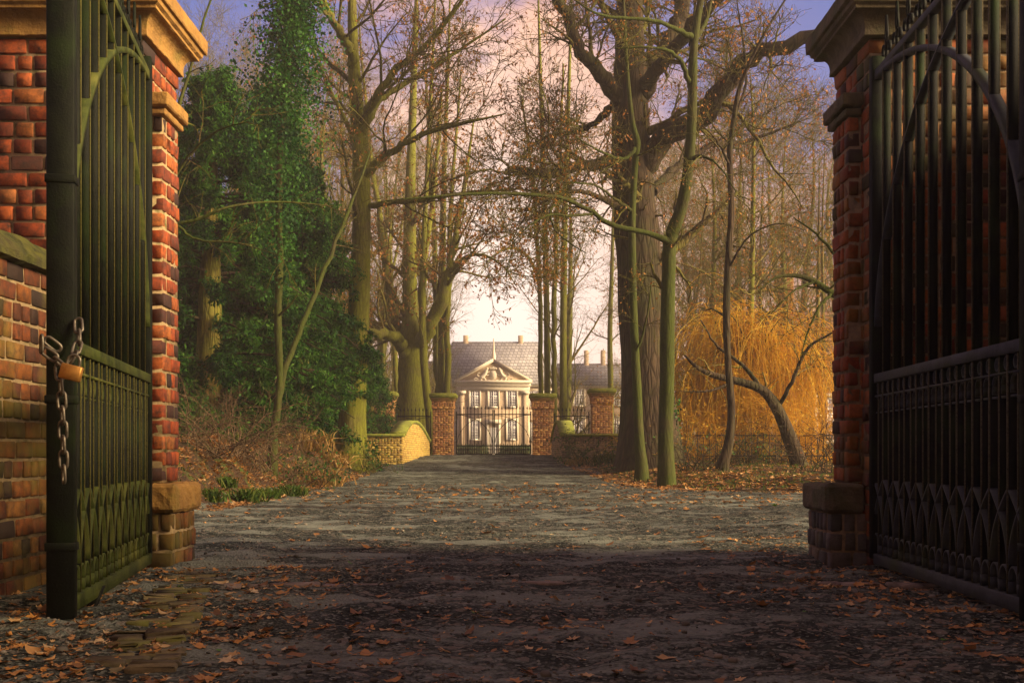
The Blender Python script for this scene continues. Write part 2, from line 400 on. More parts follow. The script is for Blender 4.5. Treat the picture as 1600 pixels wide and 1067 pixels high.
# ------------------------------------------------------------------ ground and road
def grid_mesh(name, xs, ys, zf, mat, keep=None):
    X, Y = np.meshgrid(xs, ys); Z = zf(X.ravel(), Y.ravel())
    v = np.stack([X.ravel(), Y.ravel(), Z], -1); nx = len(xs)
    i, j = np.meshgrid(np.arange(nx-1), np.arange(len(ys)-1)); a = (j*nx + i).ravel()
    q = np.stack([a, a+1, a+nx+1, a+nx], -1)
    if keep is not None:
        cxy = v[q].mean(axis=1); q = q[keep(cxy[:, 0], cxy[:, 1])]
    return MB().add(v, q).build(name, mat, smooth_=True)

ys = np.concatenate([[-400, -120, -30], np.arange(-6, 66, .4), np.arange(66, 150, 3), np.arange(150, 300, 15), [400, 700, 1500]])
xs = np.concatenate([[-1500, -500, -200], np.arange(-90, -20, 5), np.arange(-20, 22, .4), np.arange(22, 95, 5), [200, 500, 1500]])
def ground_z(x, y):
    inside = np.maximum(verge_l(x, y), verge_r(x, y))
    return H(x, y) - .05 * (1 - smooth(-.1, .5, inside)) * (y < 62) + np.where((y < 60) & (inside > .3), .05 * wob(x * 2.1, y * 2.3), 0)
tag(grid_mesh('ground', xs, ys, ground_z, M['soil']), 'leafy brown soil and verge on both sides of the drive', 'ground', kind='structure')
_ro = np.random.default_rng(8); _k = [(_ro.normal(0, 1, 2), _ro.uniform(0, 6.28), 10 ** _ro.uniform(.7, 1.6)) for _ in range(60)]
def rough(x, y):
    z = np.zeros_like(x)
    for dr_, ph, fq in _k: z = z + np.sin((x * dr_[0] + y * dr_[1]) / np.linalg.norm(dr_) * fq + ph) * .0045 / (fq / 5) ** .8
    return z
tag(grid_mesh('driveway', np.concatenate([np.arange(-24, -5, .25), np.arange(-5, 6, .06), np.arange(6, 24.1, .25)]), np.concatenate([np.arange(-5, 3.4, .3), np.arange(3.4, 13, .05), np.arange(13, 30, .1), np.arange(30, 62, .2)]), lambda x, y: H(x, y) + rough(x, y),
    M['asphalt'], lambda x, y: np.maximum(verge_l(x, y), verge_r(x, y)) < .3), 'worn damp asphalt driveway leading to the bridge gate', 'driveway', kind='structure')

# ------------------------------------------------------------------ brickwork
def brick_block(mb, core, x0, x1, y0, y1, z0, z1, bl=.25, bw=.12, course=.1, joint=.016, faces='xXyY', sp=.5, tint=(0, 1)):
    """bonded brick shell round a core, one chamfered box per brick"""
    n = max(1, int(round((z1 - z0) / course))); ch = (z1 - z0) / n
    C = []; Hh = []
    for k in range(n):
        zc = z0 + (k + .5) * ch; odd = k % 2
        for f in faces:
            along_x = f in 'yY'
            a0, a1 = (x0, x1) if along_x else (y0, y1)
            full = (odd == 0) == along_x
            i0 = a0 if full else a0 + bw + joint * .5; i1 = a1 if full else a1 - bw - joint * .5
            if i1 - i0 < .03: continue
            L = bl if k % 4 in (0, 3) else bl * .52
            m = max(1, int(round((i1 - i0) / L))); e = np.linspace(i0, i1, m + 1)
            if m > 1: e[1:-1] += rng.normal(0, .008, m - 1)
            for a, b in zip(e[:-1], e[1:]):
                dep = bw + rng.normal(0, .003)
                ca = (a + b) / 2; ha = (b - a) / 2 - joint / 2
                off = rng.normal(0, .0022)
                if f == 'y': C.append((ca, y0 + dep / 2 + off, zc)); Hh.append((ha, dep / 2, ch/2 - joint/2))
                if f == 'Y': C.append((ca, y1 - dep / 2 + off, zc)); Hh.append((ha, dep / 2, ch/2 - joint/2))
                if f == 'x': C.append((x0 + dep / 2 + off, ca, zc)); Hh.append((dep / 2, ha, ch/2 - joint/2))
                if f == 'X': C.append((x1 - dep / 2 + off, ca, zc)); Hh.append((dep / 2, ha, ch/2 - joint/2))
    C = np.array(C); Hh = np.array(Hh)
    mb.bricks(C, Hh, course * .06, rng.uniform(tint[0], tint[1], len(C)), course * .024, .008)
    i = .015
    core.box(x0 + i, x1 - i, y0 + i, y1 - i, z0, z1 - .004)

def moulding(mb, x0, x1, y0, y1, prof, tint=.5):
    """stacked courses (out, z0, z1) with a soft chamfer"""
    for o, a, b in prof:
        mb.box(x0 - o, x1 + o, y0 - o, y1 + o, a, b - .003, tint, .02)

def loft(mb, x0, x1, y0, y1, prof, tint=.5):
    """square moulding lofted through (out, z) profile points"""
    r = [[(x0-o, y0-o, z), (x1+o, y0-o, z), (x1+o, y1+o, z), (x0-o, y1+o, z)] for o, z in prof]; n = len(r)
    q = [[4*i+k, 4*i+(k+1) % 4, 4*i+4+(k+1) % 4, 4*i+4+k] for i in range(n-1) for k in range(4)] + [[3, 2, 1, 0], [4*n-4, 4*n-3, 4*n-2, 4*n-1]]
    return mb.add(np.array(r).reshape(-1, 3), q, tint=tint)

def roughen(o, amp=.008, edge=.07, freq=9.0, seed=0.0):
    """break up dressed stone: subdivide and push the surface about with fractal noise, worn hardest at the arrises"""
    from mathutils import noise
    bm = bmesh.new(); bm.from_mesh(o.data); bmesh.ops.remove_doubles(bm, verts=bm.verts, dist=1e-5); bmesh.ops.recalc_face_normals(bm, faces=bm.faces)
    for e in bm.edges: e.tag = len(e.link_faces) == 2 and e.calc_face_angle(0) > .5
    for _ in range(7):
        es = [e for e in bm.edges if e.calc_length() > edge]
        if not es: break
        bmesh.ops.subdivide_edges(bm, edges=es, cuts=1, use_grid_fill=True)
    bmesh.ops.triangulate(bm, faces=[f for f in bm.faces if len(f.verts) > 4]); bm.normal_update()
    mv = []
    for v in bm.verts:
        p = v.co + Vector((seed, seed * .7, 0)); n1 = noise.fractal(p * freq, .9, 2.0, 4); n2 = noise.fractal(p * freq * .28 + Vector((7, 3, 1)), 1, 2, 3)
        fl = [f.normal for f in v.link_faces]; sharp = min((a.dot(b) for a in fl for b in fl), default=1) < .75
        w = amp * (n1 * .8 + n2) - (amp * 1.6 * max(0, n1 + .35) if sharp else 0)
        mv.append((v, v.normal * w))
    for v, d in mv: v.co += d
    for f in bm.faces: f.smooth = False
    bm.to_mesh(o.data); bm.free()

def gate_pier(side, bm_, mortar, stone, label):
    s = side
    root = empty('brick_gate_pier', (s * 3.9, 10.15, 0)); tag(root, label, 'gate pier', 'brick gate piers flanking the entrance')
    hx = 3.28 if s < 0 else 3.17
    px = 3.16 if s < 0 else 3.04
    qx = 3.00 if s < 0 else 2.80
    def X(a, b):   # interval given as distances from the road axis -> local x interval
        u, v = sorted((s * a, s * b)); return u - s * 3.9, v - s * 3.9
    def Y(a, b): return a - 10.15, b - 10.15
    def blk(name, xa, xb, ya, yb, za, zb, mat, **k):
        b = MB(); c = MB(); brick_block(b, c, *X(xa, xb), *Y(ya, yb), za, zb, **k)
        o = b.build(name, mat, root); c.build('mortar', mortar, o); return o
    blk('shaft', hx, 4.75, 9.68, 10.68, -.05, 4.70, bm_, course=.148, bl=.30, bw=.145, joint=.024)
    blk('pilaster', px, hx + .35, 9.86, 10.34, .74, 4.06, bm_, bl=.24, course=.144, joint=.024)
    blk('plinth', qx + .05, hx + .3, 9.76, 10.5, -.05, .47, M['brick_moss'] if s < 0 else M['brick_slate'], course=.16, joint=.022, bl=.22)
    b = MB(); xa, xb = X(qx, hx - .004); b.box(xa, xb, *Y(9.715, 10.56), .47, .735, .5, .03)
    roughen(b.build('plinth_block', stone, root), .012, .05, 8, s)
    b = MB(); xa, xb = X(px - .07, hx - .004); b.box(xa, xb, *Y(9.78, 10.42), 4.13, 4.26, .5, .015)
    xa, xb = X(px - .035, hx - .004); b.box(xa, xb, *Y(9.82, 10.38), 4.06, 4.127, .5, .012)
    roughen(b.build('pilaster_cap', stone, root), .006, .04, 12, s)
    b = MB(); x0, x1 = X(hx, 4.75); y0, y1 = Y(9.68, 10.68)
    cove = [(.045 + .10 * (1 - math.cos(t)), 4.765 + .13 * math.sin(t)) for t in np.linspace(0, math.pi/2, 8)]
    loft(b, x0, x1, y0, y1, [(.0, 4.70), (.045, 4.70), (.05, 4.71), (.045, 4.76)] + cove + [(.165, 4.90), (.165, 4.925), (.19, 4.945), (.20, 4.98), (.225, 4.985), (.23, 5.0), (.23, 5.12), (.215, 5.135), (.06, 5.20)])
    roughen(b.build('cornice', stone, root), .006, .07, 9, s)
    return root
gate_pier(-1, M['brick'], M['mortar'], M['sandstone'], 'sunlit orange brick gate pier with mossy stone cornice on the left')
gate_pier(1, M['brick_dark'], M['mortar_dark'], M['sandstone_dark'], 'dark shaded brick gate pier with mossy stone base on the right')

def flank_wall(s, xf, label, mat, mortar, h):
    root = empty('brick_wall', (s * (xf + .2), 6, 0)); tag(root, label, 'wall')
    b = MB(); c = MB(); x0, x1 = (-.2, .2)
    brick_block(b, c, x0, x1, -6, 3.66, -.05, h, faces='xX', tint=(.05, 1), course=.14, bl=.28, bw=.135, joint=.024)
    o = b.build('brickwork', mat, root); c.build('mortar', mortar, o)
    b = MB(); b.prism([(-.27, h), (.27, h), (.27, h + .06), (.05, h + .27), (-.05, h + .27), (-.27, h + .06)], -6, 3.66)
    roughen(b.build('coping', M['moss_dark'] if s < 0 else M['sandstone_dark'], root, fix=True), .022, .08, 7)
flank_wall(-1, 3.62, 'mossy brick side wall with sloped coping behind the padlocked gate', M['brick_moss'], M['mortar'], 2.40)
flank_wall(1, 4.72, 'unseen high brick side wall on the right, raised to shade the forecourt', M['brick_dark'], M['mortar_dark'], 4.05)  # out-of-view wall, its height set for the shadow it throws on the forecourt

# ------------------------------------------------------------------ wrought iron gates
def strip(mb, uz, w, t, closed=False):
    """flat bar swept along (u, z) points in the leaf plane, w wide in plane, t deep"""
    p = np.asarray(uz, float); T = np.gradient(p, axis=0); T /= np.linalg.norm(T, axis=1, keepdims=True) + 1e-9
    N = np.stack([-T[:, 1], T[:, 0]], 1)
    a = p + N * w/2; b = p - N * w/2; n = len(p)
    v = np.concatenate([np.c_[a[:, 0], np.full(n, -t/2), a[:, 1]], np.c_[b[:, 0], np.full(n, -t/2), b[:, 1]],
                        np.c_[b[:, 0], np.full(n, t/2), b[:, 1]], np.c_[a[:, 0], np.full(n, t/2), a[:, 1]]])
    q = []
    for i in range(n - 1):
        for k in range(4):
            k2 = (k + 1) % 4; q.append([k*n + i, k*n + i + 1, k2*n + i + 1, k2*n + i])
    q += [[0, n, 2*n, 3*n], [n-1, 4*n-1, 3*n-1, 2*n-1]]
    mb.add(v, q)

def arc(cx, cz, a, b, t0, t1, n=28):
    t = np.radians(np.linspace(t0, t1, n)); return np.stack([cx + a * np.cos(t), cz + b * np.sin(t)], 1)

def iron_gate(loc, rz, L, zb, zm, zt, z_arc, step, bw, bd, mats, label, cat, near=True, group=None, fin=.4):
    """leaf in local x 0..L from the hinge, z up"""
    root = empty('iron_gate', loc, rz); tag(root, label, cat, group)
    A, Bm = mats
    sw = .09 if near else .06
    sd = .16 if near else .07
    def bld(name, mb, m=A): return mb.build(name, m, root, fix=True)
    bld('hinge_stile', MB().box(-.03, sw * .7, -sd*.35, sd*.35, zb - .03, zt + .16, .5, .006))
    m = MB().box(L - sw, L, -sd/2, sd/2, zb - .10 if near else zb, zt + .5 * fin, .5, .008)
    if near:
        for z in (.42, 1.30, 2.62): m.box(L - sw - .008, L + .008, -sd/2 - .008, sd/2 + .008, z, z + .05, .5, .004)
    bld('meeting_stile', m)
    rh = .055 if near else .05
    bld('bottom_rail', MB().box(sw*.7 + .002, L - sw - .002, -bd*.85, bd*.85, zb - rh*1.3, zb + rh*.4, .5, .005), Bm)
    bld('middle_rail', MB().box(sw*.7 + .002, L - sw - .002, -bd*.75, bd*.75, zm - rh*.7, zm + rh*.7, .5, .005), Bm)
    bld('top_rail', MB().box(sw*.7 + .002, L - sw - .002, -bd*.62, bd*.62, zt - rh*.55, zt + rh*.55, .5, .004), Bm)
    nb = int(round((L - sw) / step)); us = (np.arange(1, nb)) * (L - sw) / nb + .01
    st = us[1] - us[0]
    g0 = zb + rh*.4 + .001
    for u in us:
        top = zt + (fin * .45 if near else fin * .6)
        b = MB(); b.box(u - bw/2, u + bw/2, -bd/2, bd/2, g0, zm - rh*.7 - .001); b.box(u - bw/2, u + bw/2, -bd/2, bd/2, zm + rh*.7 + .001, zt - rh*.55 - .001)
        if near:
            for sg in (-1, 1):
                for za, zb_ in ((g0, zm - rh*.7 - .001), (zm + rh*.7 + .001, zt - rh*.55 - .001)):
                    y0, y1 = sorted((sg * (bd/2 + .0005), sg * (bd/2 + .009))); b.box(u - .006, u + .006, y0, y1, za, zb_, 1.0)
        b.box(u - bw*.45, u + bw*.45, -bw*.6, bw*.6, zt + rh*.55 + .001, top)
        bld('bar', b)
        f = MB()
        if near:
            strip(f, np.array([[u, top], [u + .028, top + .06], [u, top + .24]]), .012, .02); strip(f, np.array([[u, top], [u - .028, top + .06], [u, top + .24]]), .012, .02)
            for sgn in (-1, 1):
                th = np.linspace(0, 4.2, 22); rr = .055 * (1 - th / 6.2)
                strip(f, np.stack([u + sgn * (.065 - rr * np.cos(th)), zt + .12 + rr * np.sin(th) * 1.4], 1), .013, .03)
        else:
            f.tubes(np.array([[[u, 0, top - .02], [u, 0, top + .02], [u, 0, top + .06], [u, 0, top + .2 * fin / .35 * .7]]]), np.array([[.02, .05, .035, .004]]), 6)
        bld('finial', f)
    for u in np.concatenate([[us[0] - st/2], us[:-1] + st/2, [us[-1] + st/2]]):
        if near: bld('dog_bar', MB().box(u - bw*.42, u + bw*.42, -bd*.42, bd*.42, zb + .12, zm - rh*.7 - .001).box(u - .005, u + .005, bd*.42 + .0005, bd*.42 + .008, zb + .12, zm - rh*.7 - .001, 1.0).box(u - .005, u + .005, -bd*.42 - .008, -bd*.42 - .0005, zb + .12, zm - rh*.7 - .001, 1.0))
        else: bld('dog_bar', MB().box(u - bw*.45, u + bw*.45, -bd*.45, bd*.45, g0, zm + .12))
    # two quarter ellipses crossing into a pointed arch
    aw = .045 if near else .035
    bld('arch', (lambda m: (strip(m, arc(sw*.7, z_arc, L - sw*1.7, zt - z_arc - .03, 4, 90, 40), aw, bd*1.25), m)[1])(MB()), Bm)
    bld('arch', (lambda m: (strip(m, arc(L - sw, z_arc, L - sw*1.7, zt - z_arc - .06, 90, 176, 40), aw * .45 if near else aw * .8, bd*1.36 if near else bd*1.05), m)[1])(MB()), Bm)
    if near:
        low = MB(); hs = st / 2
        edge = np.concatenate([[us[0] - st], us, [us[-1] + st]])
        for u in edge[:-1]:
            for c in (u, u + hs):
                r = hs / 2 - .006
                strip(low, arc(c + hs/2, g0 + .075, r, r + .03, 0, 180, 14), .016, bd*1.1)
                for e0 in (c + hs/2 - r, c + hs/2 + r):
                    strip(low, np.array([[e0, g0], [e0, g0 + .075]]), .016, bd*1.1)
            # lancet arcs leaning from bar to bar
            z0 = g0 + .18
            tt = np.linspace(0, 1, 14)
            for sgn, ub in ((1, u), (-1, u + st)):
                strip(low, np.stack([ub + sgn * st * (.04 + .92 * tt**1.7), z0 + .46 * tt**.85], 1), .018, bd*1.2)
        bld('lancet_tracery', low, Bm)
        fr = MB()
        strip(fr, np.array([[sw*.7, zm - .155], [L - sw, zm - .155]]), .016, bd*1.15)
        for u in np.arange(edge[0] + .01, edge[-1], hs):
            for sgn in (-1, 1):
                strip(fr, arc(u + hs/2 + sgn * .02, zm - .29, hs*.42, .125, 90 - 85*sgn, 90 + 25*sgn, 10), .011, bd*.7)
            strip(fr, arc(u + hs/2, zm - .09, .032, .042, 0, 360, 14), .010, bd*.6)
            strip(fr, np.array([[u + .01, zm - .30], [u + hs - .01, zm - .30]]), .014, bd*.8)
        bld('cusped_frieze', fr, Bm)
    else:
        bld('lock_rail', MB().box(sw*.7 + .002, L - sw - .002, -bd*.7, bd*.7, zm - .23, zm - .18))
    return root

hl = Vector((-3.235, 9.60)); el = Vector((-2.70, 6.50)); dl = el - hl
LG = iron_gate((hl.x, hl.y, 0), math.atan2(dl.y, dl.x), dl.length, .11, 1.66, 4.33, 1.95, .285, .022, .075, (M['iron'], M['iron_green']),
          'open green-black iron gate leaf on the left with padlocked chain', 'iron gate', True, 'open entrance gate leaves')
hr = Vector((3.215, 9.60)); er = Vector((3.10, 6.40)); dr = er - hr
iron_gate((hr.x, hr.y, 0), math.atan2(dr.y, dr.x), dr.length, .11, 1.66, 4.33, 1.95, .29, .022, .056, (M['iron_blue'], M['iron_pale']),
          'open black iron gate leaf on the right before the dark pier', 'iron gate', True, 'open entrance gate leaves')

# stop bracket under the left leaf
b = MB(); b.prism([(-.02, .10), (.02, .10), (.30, .0), (.26, .0)], -.03, .03)
o = b.build('drop_bolt_bracket', M['iron'], LG, fix=True); o.location = (2.2, .05, 0)

# chain and padlock
def chain_links(mb, path, link=.105, r=.009):
    p = np.asarray(path, float); seg = np.linalg.norm(np.diff(p, axis=0), axis=1); s = np.r_[0, np.cumsum(seg)]
    n = max(1, int(s[-1] / (link * .74)))
    for k in range(n):
        c = np.array([np.interp((k + .5) * s[-1] / n, s, p[:, i]) for i in range(3)])
        c2 = np.array([np.interp((k + .6) * s[-1] / n, s, p[:, i]) for i in range(3)])
        t = c2 - c; t /= np.linalg.norm(t) + 1e-9
        ref = np.array([0, 1., 0]) if abs(t[1]) < .8 else np.array([1., 0, 0])
        u = np.cross(t, ref); u /= np.linalg.norm(u); w = np.cross(t, u)
        side = u if k % 2 == 0 else w * .8 + u * .6
        side /= np.linalg.norm(side)
        th = np.linspace(0, 2 * math.pi, 21)
        h = link/2 - .024
        pts = c + np.outer(np.cos(th) * .024 + np.sign(np.cos(th)) * h * (np.abs(np.cos(th)) > .02), t) + np.outer(np.sin(th) * .024, side)
        mb.tubes(pts[None], np.full((1, 21), r), 7)
ch = MB()
D = 6.36
chain_links(ch, [P(122, 500, 6.5), P(124, 530, 6.44), P(117, 555, D), P(107, 570, D)])
chain_links(ch, [P(92, 545, D+.02), P(72, 530, D), P(64, 538, D), P(70, 548, D), P(80, 555, D), P(103, 575, D - .01)])
chain_links(ch, [P(92, 570, D + .02), P(95, 600, D), P(98, 650, D), P(99, 700, D), P(100, 752, D)])
o = ch.build('chain', M['steel'], None, True); tag(o, 'heavy steel chain hanging round the left gate stile', 'chain')
pc = Vector(P(111, 582, 6.30))
pl = empty('padlock', pc); pl.rotation_euler = (0, math.radians(14), 0); tag(pl, 'tarnished brass padlock hooked on the steel gate chain', 'padlock')
MB().box(-.062, .062, -.02, .02, -.045, .045, .5, .007).build('lock_body', M['brass'], pl)
th = np.linspace(0, math.pi, 15)
pts = np.concatenate([[[.036, 0, .04]], np.stack([.036 * np.cos(th), 0 * th, .07 + .034 * np.sin(th)], 1), [[-.036, 0, .04]]])
MB().tubes(pts[None], np.full((1, len(pts)), .008), 8).build('shackle', M['steel'], pl, True)

# ------------------------------------------------------------------ small ground things
kb = MB(); c = []; hh = []
a = np.array([-2.72, 9.25]); bq = np.array([-1.72, 4.9]); dv = (bq - a); Lk = np.linalg.norm(dv); dv /= Lk
n = int(Lk / .125); nk = 0
for k in range(n):
    cut = rng.uniform(-.07, .07); ww = rng.normal(0, .02, 2)
    for x0, x1 in ((-.19 + ww[0], cut - .012), (cut + .012, .19 + ww[1])):
        if rng.random() < .06: continue
        c.append(((x0 + x1) / 2, (k + .5) * .125 + rng.normal(0, .006), rng.normal(-.040, .006))); hh.append(((x1 - x0) / 2, .050 + rng.normal(0, .004), .05)); nk += 1
kb.bricks(np.array(c), np.array(hh), .006, rng.uniform(0, 1, nk), .006, .05)
o = kb.build('brick_kerb', m_brick('moss_covered_paver', [(0, (.10, .085, .05)), (1, (.24, .19, .09))], .8, .7, (.17, .18, .025)))
o.location = (a[0], a[1], h1(*a)); o.rotation_euler = (0, 0, math.atan2(dv[1], dv[0]) - math.pi/2)
tag(o, 'strip of mossy bricks set in the ground by the left gate', 'kerb')
tb = MB(); c = []; hh = []; x = -2.3
while x < 3.0:
    w = rng.uniform(.16, .46); y = 8.35 + .10 * math.sin(x * .8) + rng.normal(0, .02)
    if rng.random() < .72:
        c.append((x + w/2, y, h1(x, y) - .042 + rng.normal(0, .006))); hh.append((w/2 - .012, .07 + rng.normal(0, .01), .05))
    x += w
tb.bricks(np.array(c), np.array(hh), .014, rng.uniform(0, 1, len(c)), .006, .05)
tag(tb.build('stone_threshold', m_plain('worn_sill_stone', (.13, .10, .085), (.30, .23, .19), 9, .8, .6, .012, (.06, .05, .03))),
    'broken row of flat threshold stones across the driveway', 'threshold')
gs = empty('gate_stop', (-.03, 8.75, h1(0, 8.75))); tag(gs, 'small iron gate stop in the middle of the driveway', 'gate stop')
MB().box(-.085, .085, -.06, .06, -.02, .022, .5, .008).build('base_plate', M['steel'], gs)
MB().box(-.02, .02, -.03, .03, .022, .045, .5, .006).build('stop_lug', M['iron'], gs)

# ------------------------------------------------------------------ bridge piers, parapets, far gate
def far_pier(x, y, w, h, label):
    z = h1(x, y)
    root = empty('brick_pier', (x, y, z)); tag(root, label, 'gate pier', 'brick piers at the bridge gate')
    b = MB(); c = MB(); brick_block(b, c, -w/2, w/2, -w/2, w/2, -.3, h - .78, course=.1, bl=.28, joint=.02)
    o = b.build('shaft', M['brick_far'], root); c.build('mortar', M['mortar'], o)
    b = MB(); c = MB(); brick_block(b, c, -w/2 - .05, w/2 + .05, -w/2 - .05, w/2 + .05, h - .78, h - .36, course=.1, bl=.28, joint=.02)
    o = b.build('frieze', M['brick_far'], root); c.build('mortar', M['mortar'], o)
    b = MB(); moulding(b, -w/2, w/2, -w/2, w/2, [(.09, h - .36, h - .28), (.13, h - .28, h - .2)]); b.build('cap_moulding', M['sandstone'], root)
    b = MB(); b.bricks(np.array([[0, 0, h - .07]]), np.array([[w/2 + .19, w/2 + .19, .128]]), .06, np.array([.5]), .004, 0); b.build('cap', M['moss_cap'], root)
YG = 60.0
def xa(px, d=YG): return (px - 800) * d / F
far_pier(xa(693), YG, 1.14, 3.32, 'brick pier at the left jamb of the bridge gate')
far_pier(xa(848), YG, 1.14, 3.32, 'brick pier at the right jamb of the bridge gate')
far_pier(xa(600), YG, 1.14, 3.42, 'outer brick pier behind the bright left parapet')
far_pier(xa(940), YG, 1.14, 3.42, 'outer brick pier behind the right parapet, by the oak')
zg = h1(xa(771), YG)
gl = xa(713); gr_ = xa(829.5); Lf = (gr_ - gl) / 2 - .01
for s, x in ((1, gl), (-1, gr_)):
    g = iron_gate((x, YG, zg), 0 if s > 0 else math.pi, Lf, .08, .52, 2.25, .58, .2, .042, .042, (M['iron_far'], M['iron_far']),
              'far black iron gate leaf, %s of the pair on the bridge' % ('left' if s > 0 else 'right'), 'iron gate', False, 'leaves of the bridge gate', .5)
for p0, p1, lab in ((620, 674, 'black iron railing between the two left bridge piers'), (867, 921, 'black iron railing between the two right bridge piers')):
    g = iron_gate((xa(p0), YG, zg), 0, xa(p1) - xa(p0), .08, .52, 2.15, .58, .2, .03, .03, (M['iron_far'], M['iron_far']), lab, 'railing', False, None, .5)
    g.name = 'iron_railing'
# fan shaped corner railings outside the outer piers
for px, s, lab in ((582, -1, 'fan-shaped iron railing left of the outer left bridge pier'), (959, 1, 'fan-shaped iron railing right of the outer right bridge pier')):
    root = empty('fan_railing', (xa(px), YG, zg)); tag(root, lab, 'railing')
    for k, an in enumerate(np.linspace(8, 88, 9)):
        a_ = math.radians(an)
        MB().tubes(np.array([[[0, 0, .3], [s * 2.2 * math.cos(a_) * .5, 0, .3 + 2.2 * math.sin(a_) * .5], [s * 2.2 * math.cos(a_), 0, .3 + 2.0 * math.sin(a_)]]]), np.array([[.022, .018, .012]]), 5).build('spike', M['iron_far'], root)
    m = MB(); ar = arc(0, .3, 1.5, 1.4, 2, 90, 20); m.tubes(np.c_[s * ar[:, 0], 0 * ar[:, 0], ar[:, 1]][None], np.full((1, 20), .02), 5); m.build('fan_rim', M['iron_far'], root)

def parapet(s, xc, yc, xe, ye, xo, label, mat):
    """wing wall along x from xo to the corner (xc,yc), return wall to (xe,ye) with a humped top"""
    root = empty('bridge_parapet', (xc, yc, 0)); tag(root, label, 'parapet')
    zt = 1.74; th = .55
    b = MB(); c = MB(); lo, hi = sorted((0, xo - xc))
    brick_block(b, c, lo, hi, 0, th, -.3, zt, course=.1, bl=.26, joint=.02)
    o = b.build('wing_wall', mat, root); c.build('mortar', M['mortar'], o)
    m = MB(); m.box(lo - .06, hi + .06, -.07, th + .06, zt + .003, zt + .13, .5, .03); m.build('wing_coping', M['moss_cap'], root)
    # return wall, one thin slab of brick courses per step along its length
    n = 46; L = math.hypot(xe - xc, ye - yc - th); ang = math.atan2(ye - yc - th, xe - xc)
    ux, uy = math.cos(ang), math.sin(ang); nx, ny = uy * 1.0, -ux * 1.0   # towards +x
    def top(t):
        t = np.asarray(t, float)
        hump = np.interp(t, [0, .06, .14, .26, .38, .5, .62, .74, .86, 1], [1.80, 1.98, 2.2, 2.40, 2.47, 2.44, 2.32, 2.14, 1.9, 1.62])
        return hump
    C = []; Hh = []; cs = .1; bl = .26
    for k in range(30):
        z = -.3 + (k + .5) * cs
        for q in range(int(L / bl) + 1):
            t = ((q + .5 * (k % 2)) * bl) / L
            if t > 1 or top(min(t, 1)) < z + cs * .4: continue
            C.append((t * L, 0, z)); Hh.append((bl/2 - .01, th/2, cs/2 - .009))
    mb = MB(); mb.bricks(np.array(C), np.array(Hh), .012, rng.uniform(0, 1, len(C)), .003, .004)
    w = mb.build('return_wall', mat, root); w.location = (-s * .0 + s * th / 2 - 0 * ux, th, 0); w.rotation_euler = (0, 0, ang)
    core = MB(); tt = np.linspace(0, 1, n)
    poly = [(t * L, float(top(t)) - .01) for t in tt]
    core.prism([(0, -.3)] + [(L, -.3)] + poly[::-1], -th/2 + .012, th/2 - .012); cw = core.build('mortar', M['mortar'], w, fix=True)
    cp = MB(); pz = np.array([(t * L, float(top(t)) + .06) for t in tt]); strip(cp, pz, .13, th + .14)
    k = cp.build('hump_coping', M['moss_cap'], root, fix=True); k.location = w.location; k.rotation_euler = w.rotation_euler
    return root
parapet(-1, -4.72, 47.0, -4.42, 58.5, -7.4, 'brick bridge parapet toned sunlit yellow, with mossy humped top on the left', M['brick_yellow'])
parapet(1, 2.15, 47.0, 2.12, 58.5, 5.6, 'grey-brown brick bridge parapet with mossy humped top by the oak', M['brick_grey'])

# ------------------------------------------------------------------ mansion
M['m_wall'] = None
def m_wall(name, c1, c2, mo, sx=.24, sy=.09):
    t = NT(name)
    b = t.n('ShaderNodeTexBrick'); b.inputs['Scale'].default_value = 1; b.inputs['Brick Width'].default_value = sx * 2; b.inputs['Row Height'].default_value = sy * 2; b.inputs['Mortar Size'].default_value = .018
    sep = t.n('ShaderNodeSeparateXYZ'); t.l(t.obj(), sep.inputs[0]); cmb = t.n('ShaderNodeCombineXYZ')
    t.l(t.math('ADD', sep.outputs[0], sep.outputs[1]), cmb.inputs[0]); t.l(sep.outputs[2], cmb.inputs[1]); t.l(cmb.outputs[0], b.inputs['Vector'])
    b.inputs['Color1'].default_value = (*c1, 1); b.inputs['Color2'].default_value = (*c2, 1); b.inputs['Mortar'].default_value = (*mo, 1)
    c = t.mix(.5, b.outputs[0], t.ramp(t.noise(.6, 6, .65), [(.3, (.6, .6, .6)), (.7, (1.25, 1.2, 1.15))]), 'MULTIPLY')
    return t.finish(c, .9, t.bump(b.outputs['Fac'], .3, .02), spec=.2)
def m_tiles(name, c1, c2, row=.3):
    t = NT(name)
    b = t.n('ShaderNodeTexBrick'); b.inputs['Scale'].default_value = 1; b.inputs['Brick Width'].default_value = .5; b.inputs['Row Height'].default_value = row; b.inputs['Mortar Size'].default_value = .035
    sep = t.n('ShaderNodeSeparateXYZ'); t.l(t.obj(), sep.inputs[0]); cmb = t.n('ShaderNodeCombineXYZ')
    t.l(t.math('ADD', sep.outputs[0], t.math('MULTIPLY', sep.outputs[1], .3)), cmb.inputs[0]); t.l(sep.outputs[2], cmb.inputs[1]); t.l(cmb.outputs[0], b.inputs['Vector'])
    b.inputs['Color1'].default_value = (*c1, 1); b.inputs['Color2'].default_value = (*c2, 1); b.inputs['Mortar'].default_value = tuple(.3 * q for q in c1) + (1,)
    c = t.mix(.7, b.outputs[0], t.ramp(t.noise(1.2, 6, .7), [(.3, (.6, .6, .6)), (.7, (1.3, 1.3, 1.3))]), 'MULTIPLY')
    return t.finish(c, .75, t.bump(b.outputs['Fac'], .6, .05), spec=.3)
M['m_wall'] = m_wall('mansion_brick', (.56, .43, .31), (.48, .36, .25), (.58, .49, .37))
M['slate'] = m_tiles('grey_slate', (.40, .39, .42), (.30, .29, .33), .42)
M['clay'] = m_tiles('clay_tiles', (.30, .17, .10), (.22, .13, .08))
